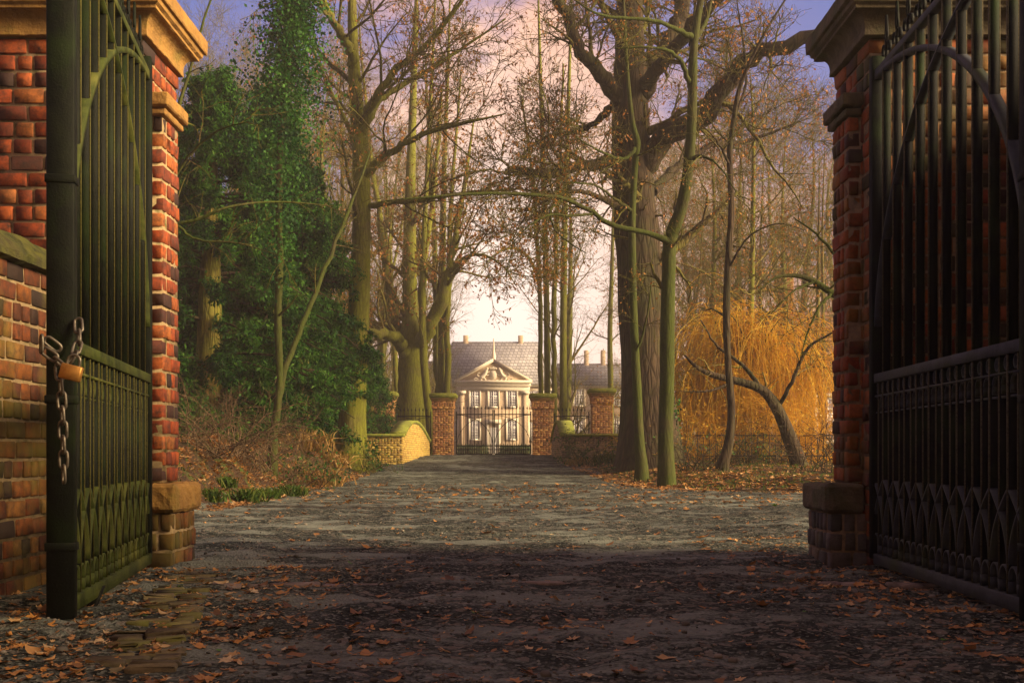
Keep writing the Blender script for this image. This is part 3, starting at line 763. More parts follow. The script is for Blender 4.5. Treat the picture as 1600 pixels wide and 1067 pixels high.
M['house_wall'] = m_wall('house_brick', (.42, .19, .06), (.34, .13, .045), (.45, .30, .12))
M['limestone'] = m_plain('pale_limestone', (.62, .56, .45), (.70, .64, .54), 2.5, .85, .3, .01)
M['white_paint'] = m_plain('white_window_paint', (.74, .74, .76), (.8, .8, .8), 4, .5, .05)
M['glass'] = m_plain('dark_window_glass', (.26, .24, .32), (.36, .34, .42), 1.5, .2, .0, spec=.6)

def window(parent, x, y, z, w, h, cols=4, rows=6):
    """a window in a wall facing -y: surround, white sash, glass"""
    m = MB(); s = .24
    m.box(x - w/2 - s, x - w/2, y - .10, y + .05, z - .1, z + h + .26); m.box(x + w/2, x + w/2 + s, y - .10, y + .05, z - .1, z + h + .26)
    m.box(x - w/2, x + w/2, y - .10, y + .05, z + h, z + h + .26); m.box(x - w/2, x + w/2, y - .13, y + .05, z - .14, z)
    r = m.build('window', M['limestone'], parent)
    f = MB(); b = .09
    f.box(x - w/2, x - w/2 + b, y - .06, y, z, z + h); f.box(x + w/2 - b, x + w/2, y - .06, y, z, z + h)
    f.box(x - w/2 + b, x + w/2 - b, y - .06, y, z, z + b); f.box(x - w/2 + b, x + w/2 - b, y - .06, y, z + h - b, z + h)
    f.box(x - .07, x + .07, y - .065, y, z + b, z + h - b); f.box(x - w/2 + b, x + w/2 - b, y - .063, y, z + h*.62, z + h*.62 + .1)
    for k in range(1, cols):
        if k * 2 == cols: continue
        u = x - w/2 + k * w / cols; f.box(u - .03, u + .03, y - .055, y, z + b, z + h - b)
    for k in range(1, rows):
        u = z + k * h / rows; f.box(x - w/2 + b, x + w/2 - b, y - .053, y, u - .03, u + .03)
    f.build('sash', M['white_paint'], r)
    MB().box(x - w/2, x + w/2, y - .02, y + .02, z, z + h).build('glass', M['glass'], r)

def hip_roof(parent, x0, x1, y0, y1, z0, z1, ridge, mat, name='roof'):
    v = [(x0, y0, z0), (x1, y0, z0), (x1, y1, z0), (x0, y1, z0), (x0 + ridge, (y0+y1)/2, z1), (x1 - ridge, (y0+y1)/2, z1)]
    return MB().add(v, [[0, 1, 5, 4], [2, 3, 4, 5], [0, 3, 2, 1]], [[1, 2, 5], [3, 0, 4]]).build(name, mat, parent)

def mansion():
    YM = 140.0; k = F / YM
    X0 = (771 - 800) / k
    root = empty('mansion', (X0, YM, .68)); tag(root, 'pale hazy mansion with pediment and slate roof behind the bridge gate', 'mansion')
    def u(px): return (px - 771) / k
    def z(py): return EYE + (HOR - py) / k - .68
    MB().box(u(680), u(866), 0, 11, -.5, z(600)).build('wall', M['m_wall'], root)
    MB().box(u(716), u(826), -.8, -.002, -.5, z(611)).build('portico_wall', M['m_wall'], root)
    m = MB(); m.box(u(714), u(828), -.95, -.003, z(610.9), z(604)); m.box(u(712.5), u(829.5), -1.1, -.004, z(603.9), z(599)); m.box(u(710.5), u(831.5), -1.3, -.005, z(598.9), z(595)); m.build('entablature', M['limestone'], root)
    m = MB(); m.prism([(u(716), z(594.9)), (u(826), z(594.9)), (u(771), z(566))], -.85, 6); m.build('pediment', M['m_wall'], root, fix=True)
    m = MB()
    for s in (-1, 1):
        m.prism([(s * (u(832) - 0), z(594.8)), (s * (u(825)), z(594.8)), (0, z(566.5)), (0, z(561))], -1.1, 6.1)
    m.build('pediment_moulding', M['limestone'], root, fix=True)
    # coat of arms relief: shield, crown and two supporters
    m = MB(); r_ = np.random.default_rng(4)
    def lump(cx, cz, rx, rz):
        a = np.linspace(0, 2*math.pi, 12, endpoint=False)
        ring = np.stack([cx + rx*np.cos(a), np.full(12, -.86), cz + rz*np.sin(a)], 1); in_ = np.stack([cx + rx*.7*np.cos(a), np.full(12, -1.02), cz + rz*.7*np.sin(a)], 1)
        v = np.concatenate([ring, in_, [[cx, -1.06, cz]]]); q = [[i, (i+1) % 12, 12+(i+1) % 12, 12+i] for i in range(12)]; t = [[12+i, 12+(i+1) % 12, 24] for i in range(12)]
        m.add(v, q, t)
    zc = z(586)
    lump(0, zc - .05, .5, .66); lump(0, zc - .05, .3, .42)
    for q in (-.34, -.17, 0, .17, .34): lump(q, zc + .86 - abs(q) * .3, .1, .2)
    lump(0, zc + .72, .45, .1)
    def tub(pts, r0, r1):
        p = spline(np.array([[x, -.9, zz] for x, zz in pts]), 12); m.tubes(p[None], np.linspace(r0, r1, 12)[None], 6)
    for s in (-1, 1):
        tub([(s*.85, zc + .65), (s*.95, zc + .3), (s*1.2, zc - .1), (s*1.5, zc - .35)], .2, .24)
        lump(s*.78, zc + .72, .2, .2); lump(s*.95, zc + .5, .26, .24)
        tub([(s*.9, zc + .25), (s*.65, zc + .3), (s*.5, zc + .45)], .1, .07); tub([(s*1.0, zc + .0), (s*.75, zc - .1), (s*.55, zc + .05)], .1, .07)
        tub([(s*1.4, zc - .3), (s*1.1, zc - .5), (s*.95, zc - .75)], .13, .08); tub([(s*1.55, zc - .35), (s*1.6, zc - .6), (s*1.4, zc - .78)], .14, .08)
        tub([(s*1.6, zc - .3), (s*1.95, zc - .2), (s*2.0, zc + .1), (s*1.8, zc + .25), (s*1.7, zc + .1)], .08, .05)
        tub([(s*.4, zc - .72), (s*1.0, zc - .84), (s*1.8, zc - .78), (s*2.4, zc - .7)], .1, .06); tub([(s*1.9, zc - .6), (s*2.3, zc - .45), (s*2.5, zc - .6)], .09, .05)
    m.build('coat_of_arms', M['limestone'], root, True, fix=True)
    for px in (722, 820):   # pilasters with carved capitals
        m = MB(); m.box(u(px-4), u(px+4), -.86, -.802, -.4, z(616.1)); m.build('pilaster', M['m_wall'], root); m = MB(); m.box(u(px-6.5), u(px+6.5), -1.0, -.804, z(616), z(611.2)); m.build('capital', M['limestone'], root)
    for px in (742, 771, 799.5): window(root, u(px), -.8, z(636), 1.15, 2.1)
    for px in (707.5, 834, 857): window(root, u(px), 0, z(636), 1.1, 2.1); window(root, u(px), 0, z(688), 1.1, 2.4, 4, 7)
    for px in (742, 799.5): window(root, u(px), -.8, z(686.5), 1.15, 2.4, 4, 7)
    d = MB(); d.box(u(764.5), u(777.5), -.9, -.803, -.2, z(668)); dr_ = d.build('door', M['white_paint'], root)
    d = MB(); d.box(u(760), u(764.4), -1.0, -.804, -.2, z(662)); d.box(u(777.6), u(782), -1.0, -.804, -.2, z(662)); d.box(u(758), u(784), -1.2, -.805, z(661.8), z(656)); d.build('door_surround', M['limestone'], root)
    hip_roof(root, u(675), u(870), -.6, 11.6, z(600.5), z(527), 2.3, M['slate'])
    m = MB(); m.box(u(677), u(868), -.35, -.006, z(604), z(600.3)); m.build('eaves', M['limestone'], root)
    for px in (725, 814): MB().box(u(px-4), u(px+4), 5.2, 6.2, z(540), z(517), .5, .05).build('chimney', M['m_wall'], root)
    m = MB(); m.tubes(np.array([[[0, 1.5, z(563)], [0, 1.5, z(556)], [0, 1.5, z(545)], [0, 1.5, z(527)]]]), np.array([[.28, .3, .14, .06]]), 8); m.build('pediment_finial', M['limestone'], root)
    # wings
    for x0, x1, rz in ((866.3, 1090, 562), (470, 679.7, 558)):
        MB().box(u(x0), u(x1), 1, 10.5, -.5, z(602)).build('wing_wall', M['m_wall'], root)
        hip_roof(root, u(x0) - .02, u(x1) + .02, .4, 11.2, z(602.4), z(rz), .6, M['slate'], 'wing_roof')
        MB().box(u(x0) - .2, u(x1) + .2, .7, .996, z(605), z(602.2)).build('wing_eaves', M['limestone'], root)
        for px in (np.arange(905, 1080, 31.5) if x0 > 800 else np.arange(490, 676, 31.5)):
            window(root, u(px), 1, z(633), 1.25, 2.1); window(root, u(px), 1, z(680), 1.25, 2.3)
        for px in ((921, 948, 1040) if x0 > 800 else (520, 610)): MB().box(u(px-3.5), u(px+3.5), 5.3, 6.3, z(585), z(541), .5, .05).build('chimney', M['m_wall'], root)
mansion()

def brick_house():
    YB = 62.0; k = F / YB
    root = empty('brick_house', ((1250 - 800) / k, YB, h1(16, 62))); tag(root, 'orange brick house half hidden behind the golden willow', 'house')
    zb = h1(16, 62)
    def u(px): return (px - 1250) / k
    def z(py): return EYE + (HOR - py) / k - zb
    MB().box(u(1135), u(1420), 0, 9, -.5, z(585)).build('wall', M['house_wall'], root)
    m = MB(); m.box(u(1130), u(1425), -.35, -.004, z(592), z(583)); m.build('eaves', M['limestone'], root)
    m = MB(); m.prism([(-.6, z(583) ), (9.6, z(583)), (4.5, z(470))], u(1130), u(1425))
    o = m.build('roof', M['clay'], root, fix=True); o.rotation_euler = (0, 0, math.pi/2); o.location = (0, 0, 0)
    for v in o.data.vertices: v.co = Vector((v.co.x, -v.co.y, v.co.z))
    MB().box(u(1246), u(1266), 3.6, 4.6, z(500), z(400), .5, .05).build('chimney', M['house_wall'], root)
    MB().box(u(1098), u(1112), 3.6, 4.6, z(600), z(490), .5, .05).build('chimney', M['house_wall'], root)
    for px in (1160, 1222, 1292): window(root, u(px), 0, z(690), 1.1, 2.5, 2, 4)
brick_house()

# ------------------------------------------------------------------ trees
def grow(Pn, R, c, t0, t1, length, ang, m=6, wander=.15, up=.05, rr=.5, rmin=.004, G=rng, tip=.25):
    """c children on every parent; length = (lo, hi) metres scaled by position"""
    B, n, _ = Pn.shape
    t = G.uniform(t0, t1, (B, c)); f = t * (n - 1); i = np.minimum(f.astype(int), n - 2); fr = (f - i)[..., None]
    bi = np.arange(B)[:, None]
    s = Pn[bi, i] * (1 - fr) + Pn[bi, i+1] * fr
    T = Pn[bi, i+1] - Pn[bi, i]; T /= np.linalg.norm(T, axis=-1, keepdims=True) + 1e-9
    r0 = (R[bi, i] * (1 - fr[..., 0]) + R[bi, i+1] * fr[..., 0]) * rr * G.uniform(.7, 1.1, (B, c))
    r0 = np.maximum(r0, rmin)
    q = G.normal(0, 1, (B, c, 3)); q -= (q * T).sum(-1, keepdims=True) * T; q /= np.linalg.norm(q, axis=-1, keepdims=True) + 1e-9
    a = np.radians(G.uniform(ang[0], ang[1], (B, c, 1)))
    d = T * np.cos(a) + q * np.sin(a)
    L = G.uniform(length[0], length[1], (B, c)) * (1.15 - .6 * t)
    d = d.reshape(-1, 3); p = s.reshape(-1, 3); L = L.reshape(-1, 1); r0 = r0.reshape(-1)
    out = [p]
    for _ in range(m - 1):
        d = d + G.normal(0, wander, d.shape); d[:, 2] += up; d /= np.linalg.norm(d, axis=1, keepdims=True)
        p = p + d * L / (m - 1); out.append(p)
    Q = np.stack(out, 1)
    RR = r0[:, None] * np.linspace(1, tip, m)[None]
    return Q, np.maximum(RR, rmin * .6)

def leaf_points(Q, n, G, t0=.3):
    B, m, _ = Q.shape
    b = G.integers(0, B, n); f = G.uniform(t0, 1, n) * (m - 1); i = np.minimum(f.astype(int), m - 2); fr = (f - i)[:, None]
    return Q[b, i] * (1 - fr) + Q[b, i+1] * fr

def px_limb(pts, wpx=None, n=24):
    """pts (px, py, d, width_px) -> spline points and radii"""
    a = np.array([[*P(q[0], q[1], q[2]), q[3] * q[2] / F / 2] for q in pts])
    s = spline(a, n); return s[:, :3], np.maximum(s[:, 3], .006)

def knobbly(Pn, R, G, amt=.05):
    return R * (1 + G.normal(0, amt, R.shape))

def photo_tree(name, trunk, limbs, label, bark, twig, seed, levels, leaves=0, leaf_size=.07, leaf_mat='dry_leaf', flare=1.5, group=None, cat='tree', sides=14):
    """a tree whose trunk and main limbs follow the photograph; twigs grow from them"""
    G = np.random.default_rng(seed)
    TP, TR = px_limb(trunk, n=40)
    base = TP[0].copy(); zg_ = h1(base[0], base[1]) - .15
    root = empty(name, (base[0], base[1], zg_ + .15)); tag(root, label, cat, group)
    o = np.array([base[0], base[1], zg_ + .15])
    TP[0, 2] = min(TP[0, 2], zg_)
    hgt = TP[:, 2] - zg_; TR = TR * (1 + (flare - 1) * np.exp(-hgt / (2.2 * TR[0] + .05)))
    TR = knobbly(TP, TR, G, .025)
    m = MB(); m.tubes(TP[None] - o, TR[None], sides); m.build('trunk', M[bark], root, True)
    LP = []; LR = []
    for lb in limbs:
        p, r = px_limb(lb, n=24); r = knobbly(p, r, G, .04)
        p[1:-1] += G.normal(0, .25, p[1:-1].shape) * r[1:-1, None]
        LP.append(p); LR.append(r)
        MB().tubes(p[None] - o, r[None], 10).build('limb', M[bark], root, True)
    k = [np.stack([spline(np.c_[TP, TR], 24)[:, :3]] + LP), np.stack([spline(np.c_[TP, TR], 24)[:, 3]] + LR)]
    cr = MB(); cur = k; last = None
    for j, lv in enumerate(levels):
        Q, R = grow(cur[0], cur[1], G=G, **lv)
        cr.tubes(Q - o, R, 5 if j == 0 else (4 if j == 1 else 3)); last = Q; cur = (Q, R)
    if levels: cr.build('crown', M[twig], root, True)
    if leaves:
        lp = leaf_points(last, leaves, G); lm = MB(); lm.leaves(lp - o, G.uniform(.7, 1.3, leaves) * leaf_size, G.uniform(0, 1, leaves), 1.2, .55)
        lm.build('leaves', M[leaf_mat], root)
    return root, (TP, TR, LP)

def lv(c, t0, t1, length, ang, m=6, wander=.15, up=.04, rr=.5, rmin=.005):
    return dict(c=c, t0=t0, t1=t1, length=length, ang=ang, m=m, wander=wander, up=up, rr=rr, rmin=rmin * 1.6)

# the mossy tree beside the left parapet
photo_tree('mossy_tree', [(548, 730, 42, 44), (551, 650, 42, 40), (556, 560, 42, 38), (562, 450, 42, 33), (565, 330, 42, 29), (563, 230, 42, 26), (556, 150, 42, 22), (552, 80, 42, 17), (550, 0, 42, 14), (548, -90, 42, 9), (540, -220, 42, 3)],
    [[(556, 110, 42, 17), (545, 75, 41.5, 15), (528, 46, 41, 13), (508, 10, 40.6, 11), (490, -40, 40, 8), (480, -120, 40, 3)],
     [(565, 215, 42, 16), (574, 180, 41.6, 16), (590, 150, 41, 13), (615, 112, 40.5, 11), (658, 78, 40, 9), (720, 4, 39, 6), (760, -60, 39, 2)],
     [(568, 200, 42, 14), (590, 160, 42.6, 12), (628, 134, 43, 9), (680, 102, 43.5, 7), (720, 78, 44, 5), (790, 30, 44, 2)],
     [(566, 290, 42, 15), (585, 255, 41.6, 13), (615, 237, 41, 11), (658, 211, 40, 9), (720, 194, 39, 6), (790, 178, 38.5, 2)],
     [(568, 325, 42, 10), (600, 318, 41.5, 8), (645, 314, 41, 7), (720, 303, 40.4, 5), (800, 296, 40, 3), (850, 300, 40, 1.5)],
     [(562, 260, 42, 10), (545, 200, 43, 8), (520, 150, 44, 6), (495, 90, 44.5, 4), (470, 20, 45, 2)]],
    'tall mossy yellow-green tree beside the left bridge parapet', 'bark_moss', 'bark_twig', 3,
    [lv(11, .3, .98, (2.0, 5.2), (25, 65), 9, .15, .05, .4, .014), lv(9, .15, .98, (.9, 2.3), (25, 65), 7, .19, .04, .5, .009), lv(7, .15, 1, (.3, 1.0), (25, 70), 5, .2, .02, .6, .006)], 4500, .12)

# the big dark oak
photo_tree('oak_tree', [(1016, 728, 40, 84), (1013, 640, 40, 74), (1004, 520, 40, 68), (998, 400, 40, 70), (990, 300, 40, 66), (986, 230, 40, 62), (985, 140, 40, 54), (984, 60, 40, 46), (983, -20, 40, 40), (978, -140, 40, 30), (970, -300, 40, 12)],
    [[(985, 185, 40, 34), (958, 138, 39.5, 26), (928, 104, 39, 23), (907, 78, 38.6, 20), (885, 26, 38.2, 18), (866, -10, 38, 15), (830, -90, 38, 8)],
     [(995, 265, 40, 42), (1025, 232, 39.6, 36), (1066, 194, 39, 33), (1114, 160, 38, 31), (1144, 116, 37.5, 27), (1170, 92, 37, 25), (1209, 74, 36.5, 22), (1280, 57, 36, 19), (1340, 46, 35.5, 16), (1420, 20, 35, 7)],
     [(990, 140, 40, 38), (1015, 105, 40.5, 32), (1045, 72, 41, 28), (1062, 26, 41.5, 25), (1068, -20, 42, 22), (1085, -120, 42, 10)],
     [(1000, 150, 40, 30), (1025, 115, 39, 24), (1080, 43, 38, 18), (1122, 0, 37, 15), (1180, -60, 37, 7)],
     [(975, 252, 40, 24), (940, 257, 39.5, 18), (907, 261, 39, 16), (870, 268, 38.6, 15), (840, 270, 38.2, 14), (805, 266, 38, 12), (789, 268, 38, 10)],
     [(960, 160, 40, 16), (935, 190, 41, 10), (900, 205, 42, 7), (850, 215, 43, 4), (820, 240, 43, 2)],
     [(1020, 300, 40, 18), (1060, 260, 42, 12), (1110, 230, 43, 9), (1170, 220, 44, 6), (1250, 190, 44, 2)],
     [(980, 330, 40, 14), (940, 310, 38.5, 9), (890, 300, 37.5, 6), (820, 330, 37, 2)]],
    'massive dark oak with heavy crooked limbs right of the drive', 'bark_oak', 'bark_twig', 5,
    [lv(14, .25, .98, (2.0, 5.5), (30, 80), 10, .2, .02, .3, .016), lv(11, .1, .98, (.8, 2.4), (25, 75), 8, .22, .01, .45, .009), lv(7, .1, 1, (.3, 1.0), (25, 75), 5, .22, .0, .6, .006)], 8000, .13, flare=1.45, sides=18)

# saplings in front of the oak
photo_tree('slender_tree', [(1003, 728, 35, 18), (999, 690, 35, 16), (995, 600, 35, 14), (990, 500, 35, 13), (988, 400, 35, 12), (988, 330, 35, 11), (993, 250, 35, 10), (996, 222, 35, 10), (988, 190, 35, 8), (980, 110, 35, 6), (975, 20, 35, 5), (970, -80, 35, 2)],
    [[(994, 232, 35, 7), (975, 248, 34.5, 5), (945, 240, 34, 4), (900, 215, 33.5, 2)], [(989, 330, 35, 6), (960, 310, 34.5, 4.5), (930, 290, 34, 3.5), (890, 285, 33.5, 2)], [(992, 560, 35, 5), (1010, 500, 34.6, 3), (1018, 440, 34.4, 1.5)]],
    'slender pale green tree standing close before the oak trunk', 'bark_green', 'bark_twig', 7,
    [lv(6, .3, .98, (.8, 2.2), (30, 75), 7, .18, .02, .45, .008), lv(6, .15, 1, (.4, 1.0), (30, 70), 6, .2, .0, .5, .005), lv(4, .2, 1, (.2, .5), (30, 70), 4, .2, 0, .6, .004)], 300, .09)
photo_tree('curved_tree', [(1042, 748, 32, 27), (1040, 690, 32, 24), (1042, 600, 32, 23), (1043, 500, 32, 22), (1045, 420, 32, 21), (1047, 375, 32, 21), (1061, 335, 31.8, 19), (1072, 290, 31.6, 18), (1079, 220, 31.4, 16), (1082, 150, 31.2, 15), (1083, 90, 31, 14), (1088, 40, 31, 12), (1100, -30, 31, 9), (1110, -140, 31, 3)],
    [[(1046, 380, 32, 14), (1020, 367, 31.6, 9), (960, 353, 31, 8), (915, 326, 30.5, 7), (880, 310, 30, 6.5), (850, 306, 29.6, 6), (780, 302, 29, 5), (700, 306, 28.4, 4), (620, 312, 28, 2), (590, 316, 28, 1)],
     [(925, 334, 30.6, 5), (895, 337, 30, 4), (860, 336, 29.6, 3.5), (830, 350, 29, 2), (800, 380, 29, 1)],
     [(1082, 60, 31, 11), (1055, 45, 30.6, 7), (1019, 32, 30, 6), (958, 27, 29.5, 5), (920, 15, 29, 3), (870, -20, 29, 1)],
     [(1080, 140, 31.2, 9), (1060, 90, 30.6, 7), (1020, 75, 30.2, 4), (960, 76, 30, 2)],
     [(1075, 250, 31.6, 9), (1100, 245, 31, 5), (1125, 262, 30.6, 3), (1150, 300, 30.4, 1.5)],
     [(1080, 70, 31, 10), (1100, 40, 31.4, 7), (1112, 0, 31.6, 5), (1130, -70, 32, 2)],
     [(880, 310, 30, 4), (860, 330, 29.8, 3.5), (868, 360, 29.6, 3), (890, 380, 29.4, 2.5), (915, 395, 29, 1.5)]],
    'curving green-barked tree with one long branch reaching left', 'bark_green', 'bark_twig', 8,
    [lv(6, .25, .98, (.8, 2.2), (30, 75), 7, .2, .02, .4, .008), lv(6, .15, 1, (.4, 1.0), (30, 70), 6, .2, .0, .5, .005), lv(4, .2, 1, (.2, .5), (30, 70), 4, .2, 0, .6, .004)], 400, .09, flare=1.25)
photo_tree('crooked_tree', [(1127, 732, 35, 17), (1138, 695, 35, 14), (1143, 640, 35, 12), (1137, 560, 35, 11), (1135, 480, 35, 11), (1138, 400, 35, 10), (1143, 330, 35, 10), (1140, 240, 35, 9), (1146, 190, 34.8, 8), (1155, 140, 34.6, 7), (1175, 90, 34.4, 5), (1205, 35, 34, 4), (1240, -20, 34, 2)],
    [[(1146, 190, 35, 5), (1165, 130, 35.5, 4), (1160, 60, 36, 3), (1150, -10, 36, 2)], [(1141, 260, 35, 4), (1120, 220, 34.5, 3), (1090, 190, 34, 1.5)], [(1138, 420, 35, 4), (1170, 370, 34.5, 3), (1215, 350, 34, 2), (1260, 360, 34, 1)]],
    'thin crooked dark tree rising in front of the willow', 'bark_oak', 'bark_twig', 9,
    [lv(7, .25, .98, (.8, 2.4), (30, 75), 7, .2, .02, .45, .008), lv(6, .15, 1, (.4, 1.1), (30, 70), 6, .2, .0, .5, .005), lv(4, .2, 1, (.2, .5), (30, 70), 4, .2, 0, .6, .004)], 300, .09)
photo_tree('leaning_tree', [(1252, 735, 37, 24), (1236, 690, 37, 22), (1216, 642, 36.6, 19), (1192, 610, 36.2, 15), (1155, 596, 36, 12), (1115, 586, 35.8, 9), (1088, 573, 35.6, 6), (1070, 555, 35.4, 3)],
    [[(1190, 608, 36.2, 8), (1160, 570, 36.5, 6), (1120, 540, 36.8, 4), (1095, 500, 37, 2)], [(1215, 640, 36.6, 8), (1240, 590, 36, 6), (1262, 545, 35.6, 5), (1300, 520, 35.2, 3)], [(1150, 596, 36, 5), (1110, 610, 35.6, 4), (1075, 612, 35.4, 2)]],
    'low dark tree leaning left under the golden willow', 'bark_oak', 'bark_warm', 10,
    [lv(5, .3, 1, (.6, 1.8), (30, 80), 7, .22, .0, .45, .008), lv(5, .15, 1, (.4, 1.0), (30, 70), 6, .2, -.02, .5, .005)], flare=1.3)
photo_tree('reaching_tree', [(1420, 800, 26, 26), (1410, 700, 26, 24), (1385, 560, 26, 20), (1360, 500, 26, 15), (1330, 475, 26, 12), (1300, 458, 25.8, 11), (1272, 440, 25.6, 9), (1245, 431, 25.4, 7), (1212, 434, 25.2, 4), (1185, 455, 25, 2)],
    [[(1300, 458, 25.8, 6), (1280, 480, 25.4, 4), (1262, 520, 25.2, 3), (1250, 560, 25, 1)], [(1272, 440, 25.6, 5), (1240, 455, 25, 3), (1205, 490, 24.8, 2)], [(1350, 490, 26, 10), (1320, 420, 26, 6), (1280, 370, 26, 4), (1240, 340, 26, 2)]],
    'green branched tree reaching out from behind the right pier', 'bark_green', 'bark_twig', 12,
    [lv(5, .4, 1, (.6, 1.6), (30, 80), 7, .2, -.02, .45, .007), lv(5, .15, 1, (.3, .8), (30, 70), 5, .2, 0, .5, .004)], 120, .07)
photo_tree('overhanging_tree', [(150, 830, 17, 22), (170, 700, 17, 20), (190, 520, 17, 16), (205, 420, 17, 13), (240, 370, 17, 7), (275, 351, 17, 5.5), (310, 343, 17, 5), (352, 325, 17, 4), (400, 317, 17.4, 3), (450, 316, 17.8, 3), (520, 322, 18.2, 1.5)],
    [[(205, 420, 17, 9), (250, 330, 16.6, 5), (290, 250, 16.4, 4), (340, 205, 16.2, 3), (390, 190, 16, 1.5)], [(200, 440, 17, 9), (260, 240, 17.4, 6), (310, 60, 17.8, 4), (350, -60, 18, 2)], [(275, 351, 17, 5), (310, 375, 17, 3.5), (370, 380, 17, 2.5), (440, 400, 17, 1)]],
    'bare tree behind the left pier, its branch crossing the yew', 'bark_green', 'bark_twig', 13,
    [lv(5, .4, 1, (.5, 1.3), (30, 70), 6, .16, .0, .45, .005), lv(5, .15, 1, (.25, .7), (30, 70), 5, .18, 0, .5, .003)])

# pollarded lime behind the bridge piers, and the mossy stems along the drive
photo_tree('pollard_tree', [(646, 700, 68, 50), (645, 640, 68, 46), (645, 580, 68, 44), (645, 540, 68, 42), (642, 500, 68, 28), (640, 420, 68, 22), (641, 300, 68, 17), (645, 170, 68, 12), (650, 20, 68, 7), (652, -60, 68, 3)],
    [[(640, 560, 68, 26), (626, 538, 67, 20), (606, 525, 66, 16), (582, 520, 65, 12), (560, 505, 65, 7)], [(642, 550, 68, 26), (622, 515, 68.5, 18), (610, 460, 69, 14), (600, 400, 69, 11), (585, 280, 70, 8), (570, 150, 70, 5), (560, 20, 70, 2)],
     [(650, 555, 68, 28), (668, 520, 67, 24), (688, 474, 66.5, 20), (702, 425, 66, 15), (712, 370, 66, 11), (725, 290, 66, 7), (740, 190, 66, 3)], [(648, 545, 68, 20), (655, 480, 69, 13), (665, 400, 69, 10), (680, 280, 70, 7), (690, 140, 70, 4)],
     [(700, 432, 66, 9), (722, 405, 65, 6), (752, 398, 64, 4.5), (785, 415, 63, 3), (805, 445, 62, 1.5)]],
    'thick pollarded lime with spreading limbs behind the left bridge pier', 'bark_moss', 'bark_warm', 15,
    [lv(11, .35, .98, (2.5, 6.0), (20, 60), 8, .12, .06, .4, .02), lv(8, .15, .98, (1.2, 2.8), (20, 60), 6, .16, .03, .5, .012), lv(5, .15, 1, (.5, 1.3), (25, 65), 5, .18, .0, .6, .009)], 6000, .2)
def stems(name, specs, label, bark, seed, leaves=500, c=10, group=None):
    tr, lims = specs[0], specs[1:]
    return photo_tree(name, tr, lims, label, bark, 'bark_warm', seed,
        [lv(c, .3, .98, (1.5, 5), (20, 60), 8, .13, .05, .35, .02), lv(7, .15, .98, (1.0, 2.4), (20, 60), 6, .16, .02, .5, .011), lv(5, .15, 1, (.4, 1.1), (25, 65), 5, .18, .0, .6, .008)], leaves, .15, group=group, flare=1.15)
stems('leaning_stem_tree', [[(677, 705, 66, 15), (672, 660, 66, 14), (662, 560, 66, 12), (660, 460, 66, 11), (664, 340, 66, 8), (672, 180, 66, 6), (680, 0, 66, 3)]], 'thin green tree leaning beside the pollarded lime', 'bark_moss', 16)
stems('mossy_stem_tree', [[(690, 700, 74, 13), (690, 560, 74, 12), (691, 420, 74, 11), (694, 260, 74, 8), (700, 100, 74, 5), (704, -40, 74, 2)], [(684, 700, 74.5, 11), (682, 560, 74.5, 10), (680, 420, 74.5, 9), (672, 260, 74.5, 7), (664, 80, 74.5, 3)], [(699, 700, 73.5, 11), (699, 560, 73.5, 10), (700, 420, 73.5, 9), (708, 280, 73.5, 6), (720, 120, 73.5, 3)]],
    'cluster of three mossy stems left of the mansion front', 'bark_moss', 17, 300, 8)
stems('mossy_stem_tree', [[(855, 700, 74, 10), (855, 560, 74, 9.5), (853, 420, 74, 9), (850, 300, 74, 8), (845, 140, 74, 6), (840, -40, 74, 2)], [(845, 700, 74.5, 8), (845, 560, 74.5, 8), (841, 420, 74.5, 7), (832, 280, 74.5, 6), (815, 150, 74.5, 3)], [(866, 700, 73.5, 9), (866, 560, 73.5, 8), (867, 420, 73.5, 8), (873, 280, 73.5, 6), (880, 100, 73.5, 3)], [(845, 455, 74.5, 6), (828, 405, 74, 5), (800, 388, 73, 4), (770, 400, 72, 2.5), (752, 425, 71, 1.2)]],
    'dense cluster of mossy stems right of the mansion front', 'bark_moss', 18, 250, 6)
stems('straight_mossy_tree', [[(880, 705, 70, 12), (880, 560, 70, 11), (881, 420, 70, 10), (884, 280, 70, 8), (890, 100, 70, 5), (894, -40, 70, 2)]], 'single straight mossy tree just right of the stem cluster', 'bark_moss', 19)
stems('ivy_stem_tree', [[(955, 700, 96, 9), (954, 600, 96, 9), (953, 520, 96, 8), (956, 420, 96, 6), (960, 280, 96, 4), (964, 150, 96, 2)]], 'small distant tree in front of the right mansion wing', 'bark_moss', 20, 200)

# forked trunk in the evergreens, with ivy above
r, (TP, TR, LP) = photo_tree('ivy_clad_tree', [(425, 690, 30.00, 14), (433, 640, 30.00, 12), (437, 585, 30.00, 11), (434, 500, 30.00, 12), (437, 420, 30.00, 11), (436, 340, 30.00, 11), (437, 250, 30.00, 10), (441, 180, 30.00, 10), (450, 100, 30.00, 9), (458, 20, 30.00, 8), (462, -60, 30.00, 6)],
    [[(434, 625, 30.00, 11), (446, 575, 30.22, 10), (463, 530, 30.67, 9), (484, 476, 31.33, 8), (510, 415, 32.11, 7), (535, 350, 32.89, 6), (556, 300, 33.56, 5), (580, 230, 34.44, 2)]],
    'tall ivy-clad tree with a second stem leaning right', 'bark_green', 'bark_twig', 21, [lv(7, .3, 1, (.6, 1.6), (35, 80), 6, .18, 0, .4, .006), lv(5, .2, 1, (.3, .8), (30, 70), 5, .2, 0, .5, .004)], flare=1.3)
G = np.random.default_rng(5)
n = 17000
t = G.beta(2.2, 1.0, n) * 27 + 12; i = np.minimum(t.astype(int), 38); c = TP[i] + (TP[i+1] - TP[i]) * (t - i)[:, None]
spread = np.interp(c[:, 2], [4, 7, 9, 11, 13], [.16, .55, .85, .9, .62])
